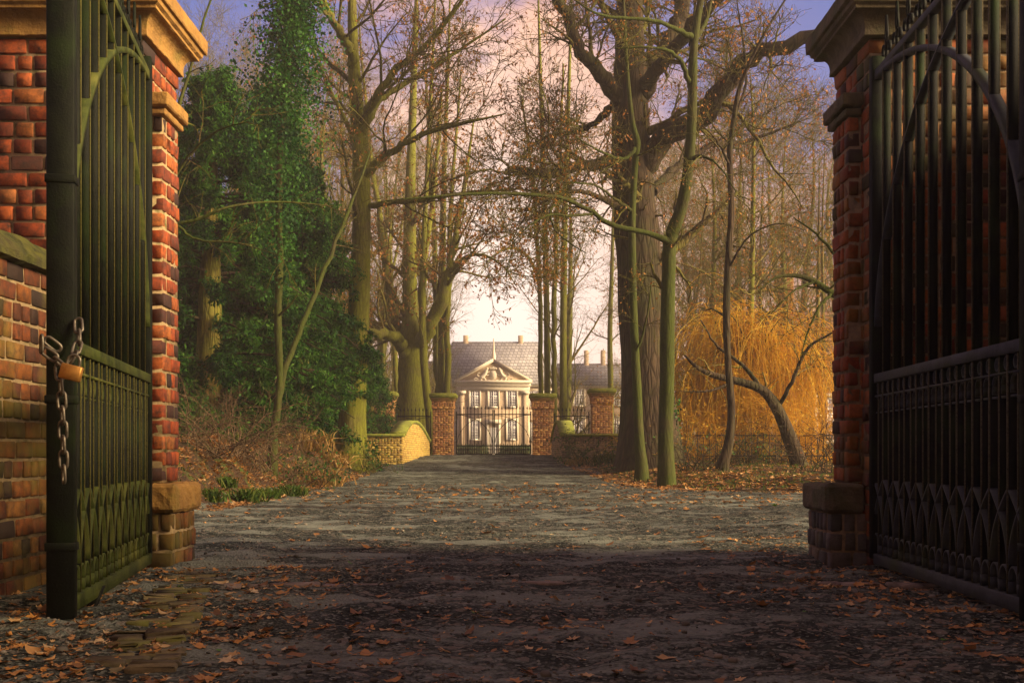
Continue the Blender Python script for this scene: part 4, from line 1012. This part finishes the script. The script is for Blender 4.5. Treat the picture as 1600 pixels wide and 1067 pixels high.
q = G.normal(0, 1, (n, 3)) * np.array([1, 1, .6]); q *= (spread * G.uniform(.3, 1.0, n) ** .5)[:, None] * .75
c = c + q - np.array(r.location)
MB().leaves(c, G.uniform(.05, .13, n), np.clip(G.beta(2, 2, n) + .25 * np.sin(c[:, 2] * 3 + c[:, 0] * 4), 0, 1), .8, .8).build('ivy', M['ivy'], r)

def evergreen(px, d, hgt, wid, label, seed, n_sprays, skew=0.0, low=.6, leaf=.13, mat='yew', cat='evergreen tree', name='yew_tree'):
    """conical-ovoid crown of drooping sprays around real limbs"""
    G = np.random.default_rng(seed)
    x = (px - 800) * d / F; z0 = h1(x, d)
    root = empty(name, (x, d, z0)); tag(root, label, cat)
    tp = spline(np.array([[0, 0, -.2, wid*.075], [.05, 0, hgt*.3, wid*.06], [skew*.4, .1, hgt*.65, wid*.035], [skew, 0, hgt*.97, .02]]), 24)
    m = MB(); m.tubes(tp[None, :, :3], tp[None, :, 3], 10); m.build('trunk', M['bark_warm'], root, True)
    k = 130
    Q, R = grow(tp[None, :, :3], tp[None, :, 3], k, low / hgt, .98, (.1, .2), (50, 85), G=G)
    t = np.sort(G.uniform(low / hgt, .99, k)); pts = []; rad = []
    env = lambda u: np.interp(u, [0, .12, .3, .55, .8, 1], [.55, .9, 1, .8, .42, .05])
    for u in t:
        s = np.array([np.interp(u, np.linspace(0, 1, 24), tp[:, i_]) for i_ in range(3)])
        a = G.uniform(0, 2*math.pi); L = wid/2 * env(u) * G.uniform(.62, 1.18)
        dr = np.array([math.cos(a), math.sin(a), 0])
        w = np.linspace(0, 1, 7)[:, None]
        pts.append(s + dr * L * w + np.array([0, 0, 1]) * (L * (.35 * w - .5 * w**2)) + G.normal(0, .04, (7, 3)) * w)
        rad.append(np.linspace(.05, .012, 7) * wid / 5)
    Q = np.array(pts); R = np.array(rad)
    m = MB(); m.tubes(Q, R, 5); Q2, R2 = grow(Q, R, 9, .2, 1, (.35, .95), (25, 70), 5, .14, -.06, .5, .006, G); m.tubes(Q2, R2, 3)
    m.build('branches', M['bark_oak'], root, True)
    lf = MB(); sp = leaf_points(Q2, n_sprays, G, .1)
    per = 7
    c = np.repeat(sp, per, 0) + G.normal(0, .085, (n_sprays * per, 3)); tint = np.clip(np.repeat(G.beta(2, 2.2, n_sprays) + .28 * np.sin(sp[:, 0] * 2.1 + 1.3 * sp[:, 2]) * np.sin(sp[:, 1] * 1.9 - sp[:, 2] * .8 + seed), per) + G.normal(0, .14, n_sprays * per), 0, 1)
    lf.leaves(c, G.uniform(.4, 1.45, len(c)) * leaf, tint, .7, .34)
    lf.build('foliage', M[mat], root)
    return root
evergreen(325, 33, 11.6, 6.2, 'broad dark green yew filling the space beside the left pier', 31, 15000, .2, leaf=.15)
evergreen(415, 36.5, 12.2, 6.6, 'deep green yew behind the ivy-clad trunk', 32, 15000, .1, leaf=.15)
evergreen(466, 40, 11.0, 6.0, 'yew with bright green sprays next to the mossy tree', 33, 15000, .3, leaf=.15, low=3.0)
evergreen(262, 36, 11.4, 5.4, 'tall dark yew rising behind the left pier', 34, 13000, -.2, leaf=.16)
evergreen(578, 56, 5.2, 3.2, 'small dark yew behind the outer left bridge pier', 35, 1800, 0, leaf=.16)

evergreen(350, 43, 5.0, 6.0, 'low dark holly behind the tangle of twigs', 36, 5000, 0, low=.1, leaf=.17, name='holly_bush', cat='evergreen bush')
evergreen(455, 47, 4.6, 6.0, 'low dark holly seen past the forked trunk', 37, 5000, 0, low=.1, leaf=.17, name='holly_bush', cat='evergreen bush')
evergreen(530, 53, 4.2, 5.0, 'low dark holly close behind the mossy tree', 38, 4200, 0, low=.1, leaf=.18, name='holly_bush', cat='evergreen bush')
def far_wood():
    G = np.random.default_rng(44); n = 900
    x = G.uniform(-75, 75, n); x = x[(x < -19) | (x > 12)]; n = len(x); y = G.uniform(138, 162, n)
    b = np.stack([x, y, H(x, y) - .2], 1); h = G.uniform(3, 11, n); dr = G.normal(0, .09, (n, 3)); dr[:, 2] = 1; p = b; out = [p]
    for k in range(5): dr[:, :2] += G.normal(0, .05, (n, 2)); p = p + dr * (h / 5)[:, None]; out.append(p)
    Q = np.stack(out, 1); R = np.linspace(.12, .03, 6)[None] * np.ones((n, 1)); m = MB(); m.tubes(Q, R, 4)
    Q2, R2 = grow(Q, R, 14, .1, 1, (1.2, 3.5), (20, 65), 5, .15, .04, .5, .02, G); m.tubes(Q2, R2, 3)
    Q3, R3 = grow(Q2, R2, 3, .2, 1, (.6, 1.6), (20, 65), 4, .15, .0, .6, .014, G); m.tubes(Q3, R3, 3)
    tag(m.build('far_wood', M['bark_warm']), 'hazy brown wood closing the park on either side of the mansion', 'wood', kind='stuff')
far_wood()

# woodland behind: a few kinds of bare tree, copied
def bare_tree(name, seed, hgt, r0, nst, spread, leaves, bark='bark_grey', ang=(22, 52), up=.09, first=.16):
    G = np.random.default_rng(seed)
    root = empty(name, (0, 0, 0))
    tps = []
    for k in range(nst):
        a = G.uniform(0, 6.28); off = (spread if nst > 1 else .04 * hgt) * G.uniform(.3, 1)
        e = np.array([math.cos(a) * off, math.sin(a) * off, hgt * G.uniform(.85, 1)])
        b = e * np.array([.06, .06, 0]) * (nst > 1)
        rr = r0 * G.uniform(.7, 1) if nst > 1 else r0
        w = G.normal(0, .012 * hgt, (2, 3)) * np.array([1, 1, 0])
        tps.append(spline(np.array([[*b[:2], -.4, rr * 1.25], [*(b + (e - b) * .1)[:2] * .8, hgt*.06, rr], [*((b + e) * .3 + w[0])[:2], hgt*.35, rr*.78], [*((e) * .7 + w[1])[:2], hgt*.7, rr*.42], [*e, .02]]), 24))
    tp = np.array(tps)
    MB().tubes(tp[..., :3], tp[..., 3], 9).build('trunk', M[bark], root, True)
    m = MB()
    Q, R = grow(tp[..., :3], tp[..., 3], max(6, 30 // nst), first, .97, (.16 * hgt, .36 * hgt), ang, 9, .10 + .08 * (up < .05), up, .42, .018, G)
    m.tubes(Q, R, 5)
    Q, R = grow(Q, R, 9, .15, .98, (1.6, 4.2), (22, 58), 7, .14, .05, .5, .011, G); m.tubes(Q, R, 4)
    Q, R = grow(Q, R, 7, .12, 1, (.7, 2.0), (24, 62), 5, .16, .02, .6, .008, G); m.tubes(Q, R, 3)
    Q2, R2 = grow(Q, R, 2, .2, 1, (.3, .9), (25, 65), 4, .16, 0, .7, .006, G); m.tubes(Q2, R2, 3)
    m.build('crown', M['bark_warm'], root, True)
    if leaves:
        lp = leaf_points(Q, leaves, G); MB().leaves(lp, G.uniform(.10, .2, leaves), G.uniform(0, 1, leaves), 1.3, .5).build('leaves', M['dry_leaf'], root)
    return root
protos = [bare_tree('bare_tree', 51, 30, .34, 1, 0, 600, 'bark_moss'), bare_tree('bare_tree', 52, 27, .26, 1, 0, 0), bare_tree('coppiced_tree', 53, 26, .17, 5, 3.2, 500, 'bark_moss'),
          bare_tree('coppiced_tree', 54, 24, .15, 6, 3.6, 1200), bare_tree('bare_tree', 55, 22, .22, 1, 0, 1500, 'bark_moss')]
protos += [bare_tree('spreading_tree', 56, 21, .25, 1, 0, 1800, 'bark_moss', (40, 85), .03, .22), bare_tree('spreading_tree', 57, 17, .18, 2, 2.4, 1600, 'bark_warm', (40, 85), .03, .2), bare_tree('spreading_tree', 58, 24, .28, 1, 0, 700, 'bark_grey', (35, 80), .04, .25)]
protos += [bare_tree('arching_tree', 59, 25, .26, 1, 0, 2600, 'bark_moss', (40, 88), .03, .45), bare_tree('arching_tree', 60, 22, .22, 1, 0, 2600, 'bark_grey', (40, 88), .02, .42)]
plan = []
for px, d, k, s in [(625, 84, 8, 1.0), (520, 58, 9, 1.0)]: plan.append((px, d, k, s, 0))
for px, d, k, s in [(1165, 50, 8, .8), (1075, 74, 9, 1.0), (1900, 13.5, 6, .55), (1630, 17.5, 5, .6), (1720, 24, 9, .8)]: plan.append((px, d, k, s, 1))  # last three stand out of frame, added to dapple the drive with shade
Gp = np.random.default_rng(77)
for px, d, k, s in [(478, 62, 3, .95), (500, 78, 0, 1), (522, 96, 2, 1.1), (540, 70, 1, 1), (592, 84, 2, 1.05), (606, 100, 0, 1.05), (628, 118, 2, 1.2), (664, 92, 1, 1.0), (688, 112, 1, 1.0), 
                    (455, 90, 0, 1.1), (420, 74, 1, 1.0), (385, 66, 3, .95), (350, 80, 2, 1.1), (318, 62, 1, .9), (292, 72, 4, 1.2), (575, 128, 0, 1.2)]:
    plan.append((px, d, k, s, 0))
for px, d, k, s in [(884, 96, 0, .95),  (1066, 64, 6, .9), (1080, 84, 7, 1), (1108, 56, 5, .85), (1130, 92, 2, 1.0), (1160, 72, 5, 1.1), (1185, 58, 6, .95), (1215, 84, 7, 1.1), (1225, 62, 5, .9),
                    (1262, 70, 7, 1), (1285, 54, 6, .9), (1300, 88, 0, .95), (1350, 66, 5, .95), (1040, 104, 5, 1.2), (1120, 120, 0, 1.1), (1240, 118, 2, 1.1)]:
    plan.append((px, d, k, s, 1))
used = set()
KIND = ['tall straight', 'slim straight', 'multi-stemmed', 'dense many-stemmed', 'brown-leaved', 'wide spreading', 'twin-stemmed spreading', 'grey spreading', 'high-crowned mossy', 'high-crowned grey']
GRP = {0: 'bare trees of the wood left of the drive', 1: 'bare trees of the wood right of the drive'}
for px0, px1, nn, side in ((285, 470, 5, 0),):
    for _ in range(nn): plan.append((Gp.uniform(px0, px1), Gp.uniform(62, 118), int(Gp.integers(0, 5)), Gp.uniform(.85, 1.2), side))
for px, d, k, s, side in plan:
    o = protos[k] if k not in used else copy_tree(protos[k]); used.add(k)
    x = (px - 800) * d / F; o.location = (x, d, h1(x, d)); o.rotation_euler = (0, 0, Gp.uniform(0, 6.28)); o.scale = (s * Gp.uniform(.85, 1.1), s * Gp.uniform(.85, 1.1), s)
    tag(o, '%s bare tree in the wood behind, %s of the drive' % (KIND[k], ('left', 'right')[side]), 'tree', GRP[side])

# golden weeping willow
def willow():
    G = np.random.default_rng(91)
    d = 43.0; x = (1185 - 800) * d / F; z0 = h1(x, d)
    root = empty('weeping_willow', (x, d, z0)); tag(root, 'golden weeping willow with hanging withies before the brick house', 'willow tree')
    tp = spline(np.array([[0, 0, -.3, .34], [.1, 0, 1.4, .27], [.0, .2, 2.8, .2], [-.3, .2, 4.1, .08]]), 20)
    MB().tubes(tp[None, :, :3], tp[None, :, 3], 10).build('trunk', M['bark_grey'], root, True)
    Q, R = grow(tp[None, :, :3], tp[None, :, 3], 34, .5, .98, (1.8, 5.6), (25, 88), 9, .16, .03, .5, .03, G)
    Q[..., 0] = Q[..., 0] * 1.15
    Q2, R2 = grow(Q, R, 9, .2, 1, (.8, 1.8), (25, 70), 6, .2, -.05, .5, .012, G)
    m = MB(); m.tubes(Q, R, 6); m.tubes(Q2, R2, 4); m.build('branches', M['bark_warm'], root, True)
    n = 2900; s = leaf_points(Q2, n, G, .1); s = s + G.normal(0, .25, s.shape); L = np.minimum(G.uniform(1.2, 4.8, n), s[:, 2] - G.uniform(0, .8, n))
    L = np.maximum(L, .3); mm = 9; p = s.copy(); out = [p.copy()]; dr = G.normal(0, .8, (n, 3)); dr[:, 2] = G.uniform(-.4, .7, n)
    for k in range(mm - 1):
        dr[:, 2] -= .36; dr[:, :2] *= .82; dr[:, :2] += G.normal(0, .17, (n, 2)); u = dr / np.linalg.norm(dr, axis=1, keepdims=True)
        p = p + u * (L / (mm - 1))[:, None]; out.append(p.copy())
    W = np.stack(out, 1); tint = np.clip(.5 + .35 * np.sin(s[:, 0] * 2.3) * np.sin(s[:, 1] * 2.9 + s[:, 2]) + G.normal(0, .25, n), 0, 1)
    m = MB(); m.tubes(W, np.full((n, mm), .009) * np.linspace(1.1, .6, mm), 3, tint)
    nl = 9000; c = leaf_points(W, nl, G, .1); m.leaves(c, G.uniform(.06, .13, nl), G.uniform(.2, 1, nl), 2.0, .28)
    m.build('withies', M['willow'], root)
willow()

# ------------------------------------------------------------------ bushes and verge plants
def twig_bush(px, d, w, hgt, label, seed, n=26, bark='bark_grey', name='twiggy_bush', lf=0, lmat='dry_leaf', group=None):
    G = np.random.default_rng(seed); x = (px - 800) * d / F; z = h1(x, d)
    root = empty(name, (x, d, z)); tag(root, label, 'bush', group)
    b = np.zeros((n, 3)); b[:, 0] = G.uniform(-w*.3, w*.3, n); b[:, 1] = G.uniform(-w*.25, w*.25, n); b[:, 2] = -.05
    dr = G.normal(0, .5, (n, 3)); dr[:, 2] = 1; p = b; out = [p]
    for k in range(7):
        dr = dr + G.normal(0, .16, dr.shape); dr[:, 2] -= .16; u = dr / np.linalg.norm(dr, axis=1, keepdims=True); p = p + u * hgt / 6; out.append(p)
    Q = np.stack(out, 1); R = np.linspace(.016, .005, 8)[None] * np.ones((n, 1))
    m = MB(); m.tubes(Q, R, 4); Q2, R2 = grow(Q, R, 8, .15, 1, (.3*hgt, .7*hgt), (25, 70), 6, .18, -.04, .6, .004, G); m.tubes(Q2, R2, 3)
    Q3, R3 = grow(Q2, R2, 3, .2, 1, (.1*hgt, .3*hgt), (25, 70), 4, .18, -.02, .7, .0035, G); m.tubes(Q3, R3, 3)
    m.build('stems', M[bark], root, True)
    if lf: MB().leaves(leaf_points(Q3, lf, G), G.uniform(.05, .11, lf), G.uniform(0, 1, lf), .3, .6).build('leaves', M[lmat], root)
    return root
twig_bush(318, 23.5, 2.4, 1.9, 'tangle of bare arching twigs next to the left pier', 61, 30, 'twig_brown', lf=160, lmat='ivy')
twig_bush(385, 26.5, 2.4, 1.9, 'bare brambles on the bank below the yew', 62, 28, 'twig_brown', lf=240, lmat='ivy')
twig_bush(465, 30.5, 2.0, 1.3, 'low briars at the foot of the forked trunk', 63, 18, 'twig_brown', lf=500, lmat='ivy')
twig_bush(575, 40.5, 1.0, 1.3, 'small thorny shoots at the mossy tree foot', 64, 14, 'bark_twig', lf=260, lmat='ivy')
twig_bush(925, 45.5, 2.0, 1.7, 'leafy elder sprouting in front of the right parapet', 65, 14, 'bark_green', lf=900, lmat='ivy')
twig_bush(1100, 36, 2.6, 1.5, 'dark briar tangle between the thin trees', 66, 24, 'bark_oak', lf=200, lmat='ivy')
twig_bush(1180, 38, 2.8, 1.6, 'bare briars under the middle of the willow', 67, 24, 'bark_oak', lf=300, lmat='ivy')
twig_bush(1285, 33, 2.2, 2.2, 'brushwood close to the right pier edge', 68, 22, 'bark_oak', lf=100, lmat='dry_leaf')

twig_bush(1085, 42, 3.0, 3.0, 'golden twiggy shrub at the left edge of the willow', 161, 40, 'willow', lf=900, lmat='willow', name='golden_shrub')
twig_bush(1150, 44, 3.2, 4.2, 'tall golden thicket behind the thin crooked tree', 162, 46, 'willow', lf=1200, lmat='willow', name='golden_shrub')
twig_bush(1270, 41, 3.2, 3.6, 'bright orange-gold thicket near the right pier', 163, 46, 'willow', lf=1200, lmat='willow', name='golden_shrub')

def tuft(mb, x, y, z, n, hgt, w, G, tlo, thi):
    b = np.zeros((n, 3)); b[:, 0] = x + G.normal(0, w, n); b[:, 1] = y + G.normal(0, w, n); b[:, 2] = z
    d = G.normal(0, .45, (n, 3)); d[:, 2] = 1; d /= np.linalg.norm(d, axis=1, keepdims=True)
    L = G.uniform(.5, 1.1, n)[:, None] * hgt; s = np.cross(d, G.normal(0, 1, (n, 3))); s /= np.linalg.norm(s, axis=1, keepdims=True); s *= .012 + .01 * hgt
    mid = b + d * L * .55; e = d.copy(); e[:, 2] -= .7; tip = mid + e * L * .5
    v = np.stack([b - s, b + s, mid + s*.8, mid - s*.8, tip], 1)
    k = (np.arange(n) * 5)[:, None]
    mb.add(v.reshape(-1, 3), k + np.array([[0, 1, 2, 3]]), k + np.array([[3, 2, 4]]), np.repeat(G.uniform(tlo, thi, n), 5))
def plant(px, d, n, hgt, w, label, seed, mat='grass', name='grass_tuft', cat='plant', group=None, tl=(0, .7)):
    G = np.random.default_rng(seed); x = (px - 800) * d / F; z = h1(x, d)
    m = MB(); tuft(m, 0, 0, -.02, n, hgt, w, G, *tl); o = m.build(name, M[mat]); o.location = (x, d, z); tag(o, label, cat, group)
plant(330, 20.8, 260, .42, .12, 'green sedge tuft nearest the left pier', 71)
plant(388, 22.5, 320, .5, .14, 'large green sedge clump on the leafy bank', 72)
plant(452, 25.5, 300, .45, .15, 'sedge clump on the bank below the forked trunk', 73)
plant(360, 27.0, 240, .5, .14, 'grassy clump higher on the left bank', 74)
plant(415, 24.5, 260, .42, .13, 'sedge clump in the middle of the leafy bank', 171)
plant(350, 23.2, 240, .40, .12, 'small sedge clump between the two larger ones', 172)
plant(498, 33.0, 380, 1.0, .35, 'pale dry grass clump under the yew', 75, 'straw', 'dry_grass', tl=(0, 1))
plant(476, 35.0, 350, 1.1, .4, 'dry grass thicket behind the forked trunk', 76, 'straw', 'dry_grass', tl=(0, 1))
plant(518, 38.0, 260, 1.0, .3, 'straw coloured grass left of the mossy tree', 77, 'straw', 'dry_grass', tl=(0, 1))
plant(905, 46.0, 260, .6, .3, 'pale weeds at the right parapet foot', 78, 'straw', 'dry_grass', tl=(.2, 1))
plant(955, 45.5, 320, .7, .35, 'tall weeds between right parapet and oak', 79, 'grass', 'grass_tuft', tl=(.3, 1))

# grass on the verges, as ground cover
G = np.random.default_rng(81); m = MB()
n = 60000; x = G.uniform(-16, 17, n); y = 18 + 40 * G.uniform(0, 1, n) ** 1.2
l = verge_l(x, y); r = verge_r(x, y); nz = wob(x * 1.2, y * .9)
keep = ((l > .25) & (G.uniform(0, 1, n) < .12 + .22 * (nz > .2))) | ((r > .35) & (G.uniform(0, 1, n) < .35 + .4 * (nz > .1)))
x = x[keep]; y = y[keep]; k = len(x)
tuft(m, x, y, ground_z(x, y) - .01, k, .20, .02, G, 0, 1)
tag(m.build('grass', M['grass']), 'short grass and weeds growing on both verges', 'grass', kind='stuff')

# ivy at tree feet
for (px, d, rad, hgt, nn, lab) in ((1022, 39.1, .95, 2.6, 1100, 'ivy climbing the foot of the dark oak'), (552, 41.4, .7, 1.2, 600, 'ivy around the foot of the mossy tree')):
    xx = (px - 800) * d / F; z = h1(xx, d); G = np.random.default_rng(int(px))
    a = G.uniform(math.pi, 2*math.pi, nn); hh_ = hgt * G.uniform(0, 1, nn) ** 1.8; rr = rad * (1.05 + .35 * np.exp(-hh_ / .5)) + G.normal(0, .04, nn)
    c = np.stack([rr * np.cos(a), .9 + rr * np.sin(a) * .9, hh_], 1)
    o = MB().leaves(c, G.uniform(.08, .15, nn), G.uniform(0, 1, nn), .4, .9).build('ivy_plant', M['ivy']); o.location = (xx, d, z); tag(o, lab, 'ivy')

# clipped hedges before the mansion
def hedge(px0, px1, d, hgt, label):
    G = np.random.default_rng(int(px0)); k = F / d; x0 = (px0 - 800) / k; w = (px1 - px0) / k; z = h1(x0, d)
    root = empty('clipped_hedge', (x0, d, z)); tag(root, label, 'hedge')
    n = 2600; c = np.stack([G.uniform(0, w, n), G.uniform(0, 1.6, n), G.uniform(0, hgt, n)], 1)
    MB().leaves(c, G.uniform(.16, .3, n), G.uniform(0, 1, n), 0, .8).build('foliage', M['hedge'], root)
    MB().box(.1, w - .1, .1, 1.5, -.1, hgt - .1, .1).build('stems', M['bark_twig'], root)
hedge(716, 761, 112, 1.1, 'clipped green hedge seen through the left bridge gate leaf')
hedge(782, 828, 112, 1.1, 'clipped green hedge seen through the right bridge gate leaf')

# low iron fence under the willow
root = empty('iron_fence', (xa(1090, 40), 40, h1(xa(1090, 40), 40))); tag(root, 'low dark iron fence under the willow', 'fence')
Lw = xa(1330, 40) - xa(1090, 40)
for k, u in enumerate(np.arange(0, Lw, .22)):
    zz = h1(xa(1090, 40) + u, 40) - root.location.z
    MB().box(u - .012, u + .012, -.012, .012, zz - .1, zz + 1.15).build('picket', M['iron_far'], root)
for z in (.25, 1.0): MB().box(-.05, Lw, .014, .034, z - .02, z + .02).build('fence_rail', M['iron_far'], root)

# ------------------------------------------------------------------ fallen leaves
LEAF = np.array([(0, -.5), (.10, -.28), (.42, -.34), (.30, -.10), (.55, .12), (.28, .14), (.22, .36), (0, .60), (-.22, .36), (-.28, .14), (-.55, .12), (-.30, -.10), (-.42, -.34), (-.10, -.28)])
OVAL = np.array([(0, -.6), (.16, -.38), (.25, -.1), (.22, .2), (.1, .45), (0, .6), (-.1, .45), (-.22, .2), (-.25, -.1), (-.16, -.38)])
def leaf_batch(mb, shape, x, y, z, size, tint, G, tilt):
    """curled flat leaves: fan of triangles about the centre"""
    B = len(x)
    if B == 0: return
    n = len(shape); a = G.uniform(0, 6.283, B); ca, sa = np.cos(a)[:, None], np.sin(a)[:, None]
    u = shape[None, :, 0] * size[:, None] * G.uniform(.75, 1.15, (B, 1)); v = shape[None, :, 1] * size[:, None]
    curl = G.uniform(.1, 1.0, (B, 1)); r2 = (shape ** 2).sum(1)[None]
    w = curl * r2 * size[:, None] * .75 + G.normal(0, .05, (B, n)) * size[:, None] + .004
    tx = G.normal(0, tilt, (B, 1)); ty = G.normal(0, tilt, (B, 1)); w = w + u * tx + v * ty
    w -= np.minimum(w.min(axis=1, keepdims=True), 0)
    X = u * ca - v * sa + x[:, None]; Y = u * sa + v * ca + y[:, None]; Z = w + z[:, None]
    ctr = np.stack([x, y, z + .004 + .1 * size * np.abs(tx[:, 0])], -1)[:, None]
    V = np.concatenate([np.stack([X, Y, Z], -1), ctr], 1)
    i = np.arange(n); tri = np.stack([i, (i + 1) % n, np.full(n, n)], -1)
    off = (np.arange(B) * (n + 1))[:, None, None]
    mb.add(V.reshape(-1, 3), None, (tri[None] + off).reshape(-1, 3), np.repeat(tint, n + 1))
G = np.random.default_rng(101)
X = []; Y = []
def put(n, x0, x1, y0, y1, f=None, pw=1.0):
    x = G.uniform(x0, x1, n); y = y0 + (y1 - y0) * G.uniform(0, 1, n) ** pw
    if f is not None: k = f(x, y); x, y = x[k], y[k]
    X.append(x); Y.append(y)
onroad = lambda x, y: np.maximum(verge_l(x, y), verge_r(x, y)) < 0
put(3600, -3.4, 4.4, 3.6, 9.6, lambda x, y: G.uniform(0, 1, len(x)) < .18 + .6 * (wob(x * 1.5, y * 1.9) > .25))
put(1300, -3.5, -1.2, 4.0, 9.5)
put(900, 2.2, 4.6, 4.6, 9.6)
put(5200, -7, 9, 9.6, 34, lambda x, y: onroad(x, y) & (G.uniform(0, 1, len(x)) < .3 + .5 * (wob(x, y) > .3)))
put(600, 2.0, 4.5, 8.5, 13)
put(9000, -16, -5, 17, 46, lambda x, y: (verge_l(x, y) > -.5) & (G.uniform(0, 1, len(x)) < .22 + .7 * (verge_l(x, y) < .9) + .3 * (wob(x * .9, y) > .4)))
put(11000, 2.3, 16, 25.5, 47, lambda x, y: (verge_r(x, y) > -.35) & (G.uniform(0, 1, len(x)) < .95 - .25 * (wob(x * 1.2, y) > .5)))
put(9000, 2.3, 14, 25.5, 40, lambda x, y: (verge_r(x, y) > -.25) & (verge_r(x, y) < 2.6))
put(7000, -8.6, -5, 18, 33, lambda x, y: (verge_l(x, y) > -.4) & (verge_l(x, y) < 2.2) & (wob(x * 1.4, y * 1.2) > -.5))
put(170, -2.9, -1.6, 4.5, 6.0)
put(5000, -9, -5, 18, 40, lambda x, y: (verge_l(x, y) > -.3) & (verge_l(x, y) < 2.6))
x = np.concatenate(X); y = np.concatenate(Y)
far = smooth(16, 28, y)
size = G.lognormal(0, .45, len(x)) * .034 * (1 + 2.3 * far)
big = (G.uniform(0, 1, len(x)) < .022) & (y < 14); size[big] *= 2.3
size = np.clip(size, .016, .125); size[(y < 9)] = np.minimum(size[y < 9], .075)
tint = np.clip(G.beta(2.0, 1.8, len(x)) * .97, 0, .97); tint[G.uniform(0, 1, len(x)) < .004] = 1.0
vis = (np.abs(x / y) < .49) & (y > 4.4)
app = np.where(vis, size / y, 0); order = np.argsort(-app); top = order[:300]; rest = order[300:]
zz = np.maximum(ground_z(x, y), np.where(np.maximum(verge_l(x, y), verge_r(x, y)) < .3, H(x, y) + rough(x, y), -9)) + .002
m = MB(); ov = G.uniform(0, 1, len(x)) < .62
a_ = rest[ov[rest]]; leaf_batch(m, OVAL, x[a_], y[a_], zz[a_], size[a_] * 1.1, tint[a_], G, .18)
a_ = rest[~ov[rest]]; leaf_batch(m, LEAF, x[a_], y[a_], zz[a_], size[a_] * 1.2, tint[a_], G, .18)
tag(m.build('leaf_litter', M['litter']), 'small fallen autumn leaves scattered over driveway and verges', 'leaf litter', kind='stuff')
for i in top:
    m = MB(); leaf_batch(m, OVAL if ov[i] else LEAF, np.zeros(1), np.zeros(1), np.zeros(1), size[i:i+1] * 1.2, tint[i:i+1], G, .15)
    o = m.build('fallen_leaf', M['litter']); o.location = (x[i], y[i], zz[i])
    tag(o, 'curled brown or orange fallen leaf lying on the near driveway', 'leaf', 'larger fallen leaves on the near driveway')

G = np.random.default_rng(131); n = 9000
y = 3.9 + 16 * G.uniform(0, 1, n) ** 1.6; x = G.uniform(-.5, .5, n) * y * 1.0; k = (np.abs(x) < 4.4) & onroad(x, y) & (G.uniform(0, 1, n) < .35 + .5 * (wob(x * 2.2, y * 2.7) > 0)); x = x[k]; y = y[k]; n = len(x)
sz = G.lognormal(0, .45, n) * .0065
m = MB(); m.bricks(np.stack([x, y, H(x, y) + rough(x, y) + sz * .3], 1), np.stack([sz, sz * G.uniform(.6, 1, n), sz * .6], 1), .02, G.uniform(0, 1, n), .0012, 1.5)
t = NT('road_grit'); m = m.build('gravel', t.finish(t.ramp(t.tint(), [(0, (.03, .03, .028)), (.5, (.14, .13, .11)), (1, (.26, .23, .19))]), .9, spec=.15))
tag(m, 'loose grit and small stones lying on the driveway', 'gravel', kind='stuff')

# ------------------------------------------------------------------ haze
t = NT('haze_air'); pv = t.n('ShaderNodeVolumePrincipled'); pv.inputs['Density'].default_value = .0013; pv.inputs['Color'].default_value = (1, .94, .91, 1); pv.inputs['Anisotropy'].default_value = .2
t.l(pv.outputs[0], t.out.inputs['Volume'])
hz = MB().box(-75, 75, -12, 170, -2.0, 46).build('haze', t.m); tag(hz, 'thin warm haze filling the park air', 'haze', kind='stuff')
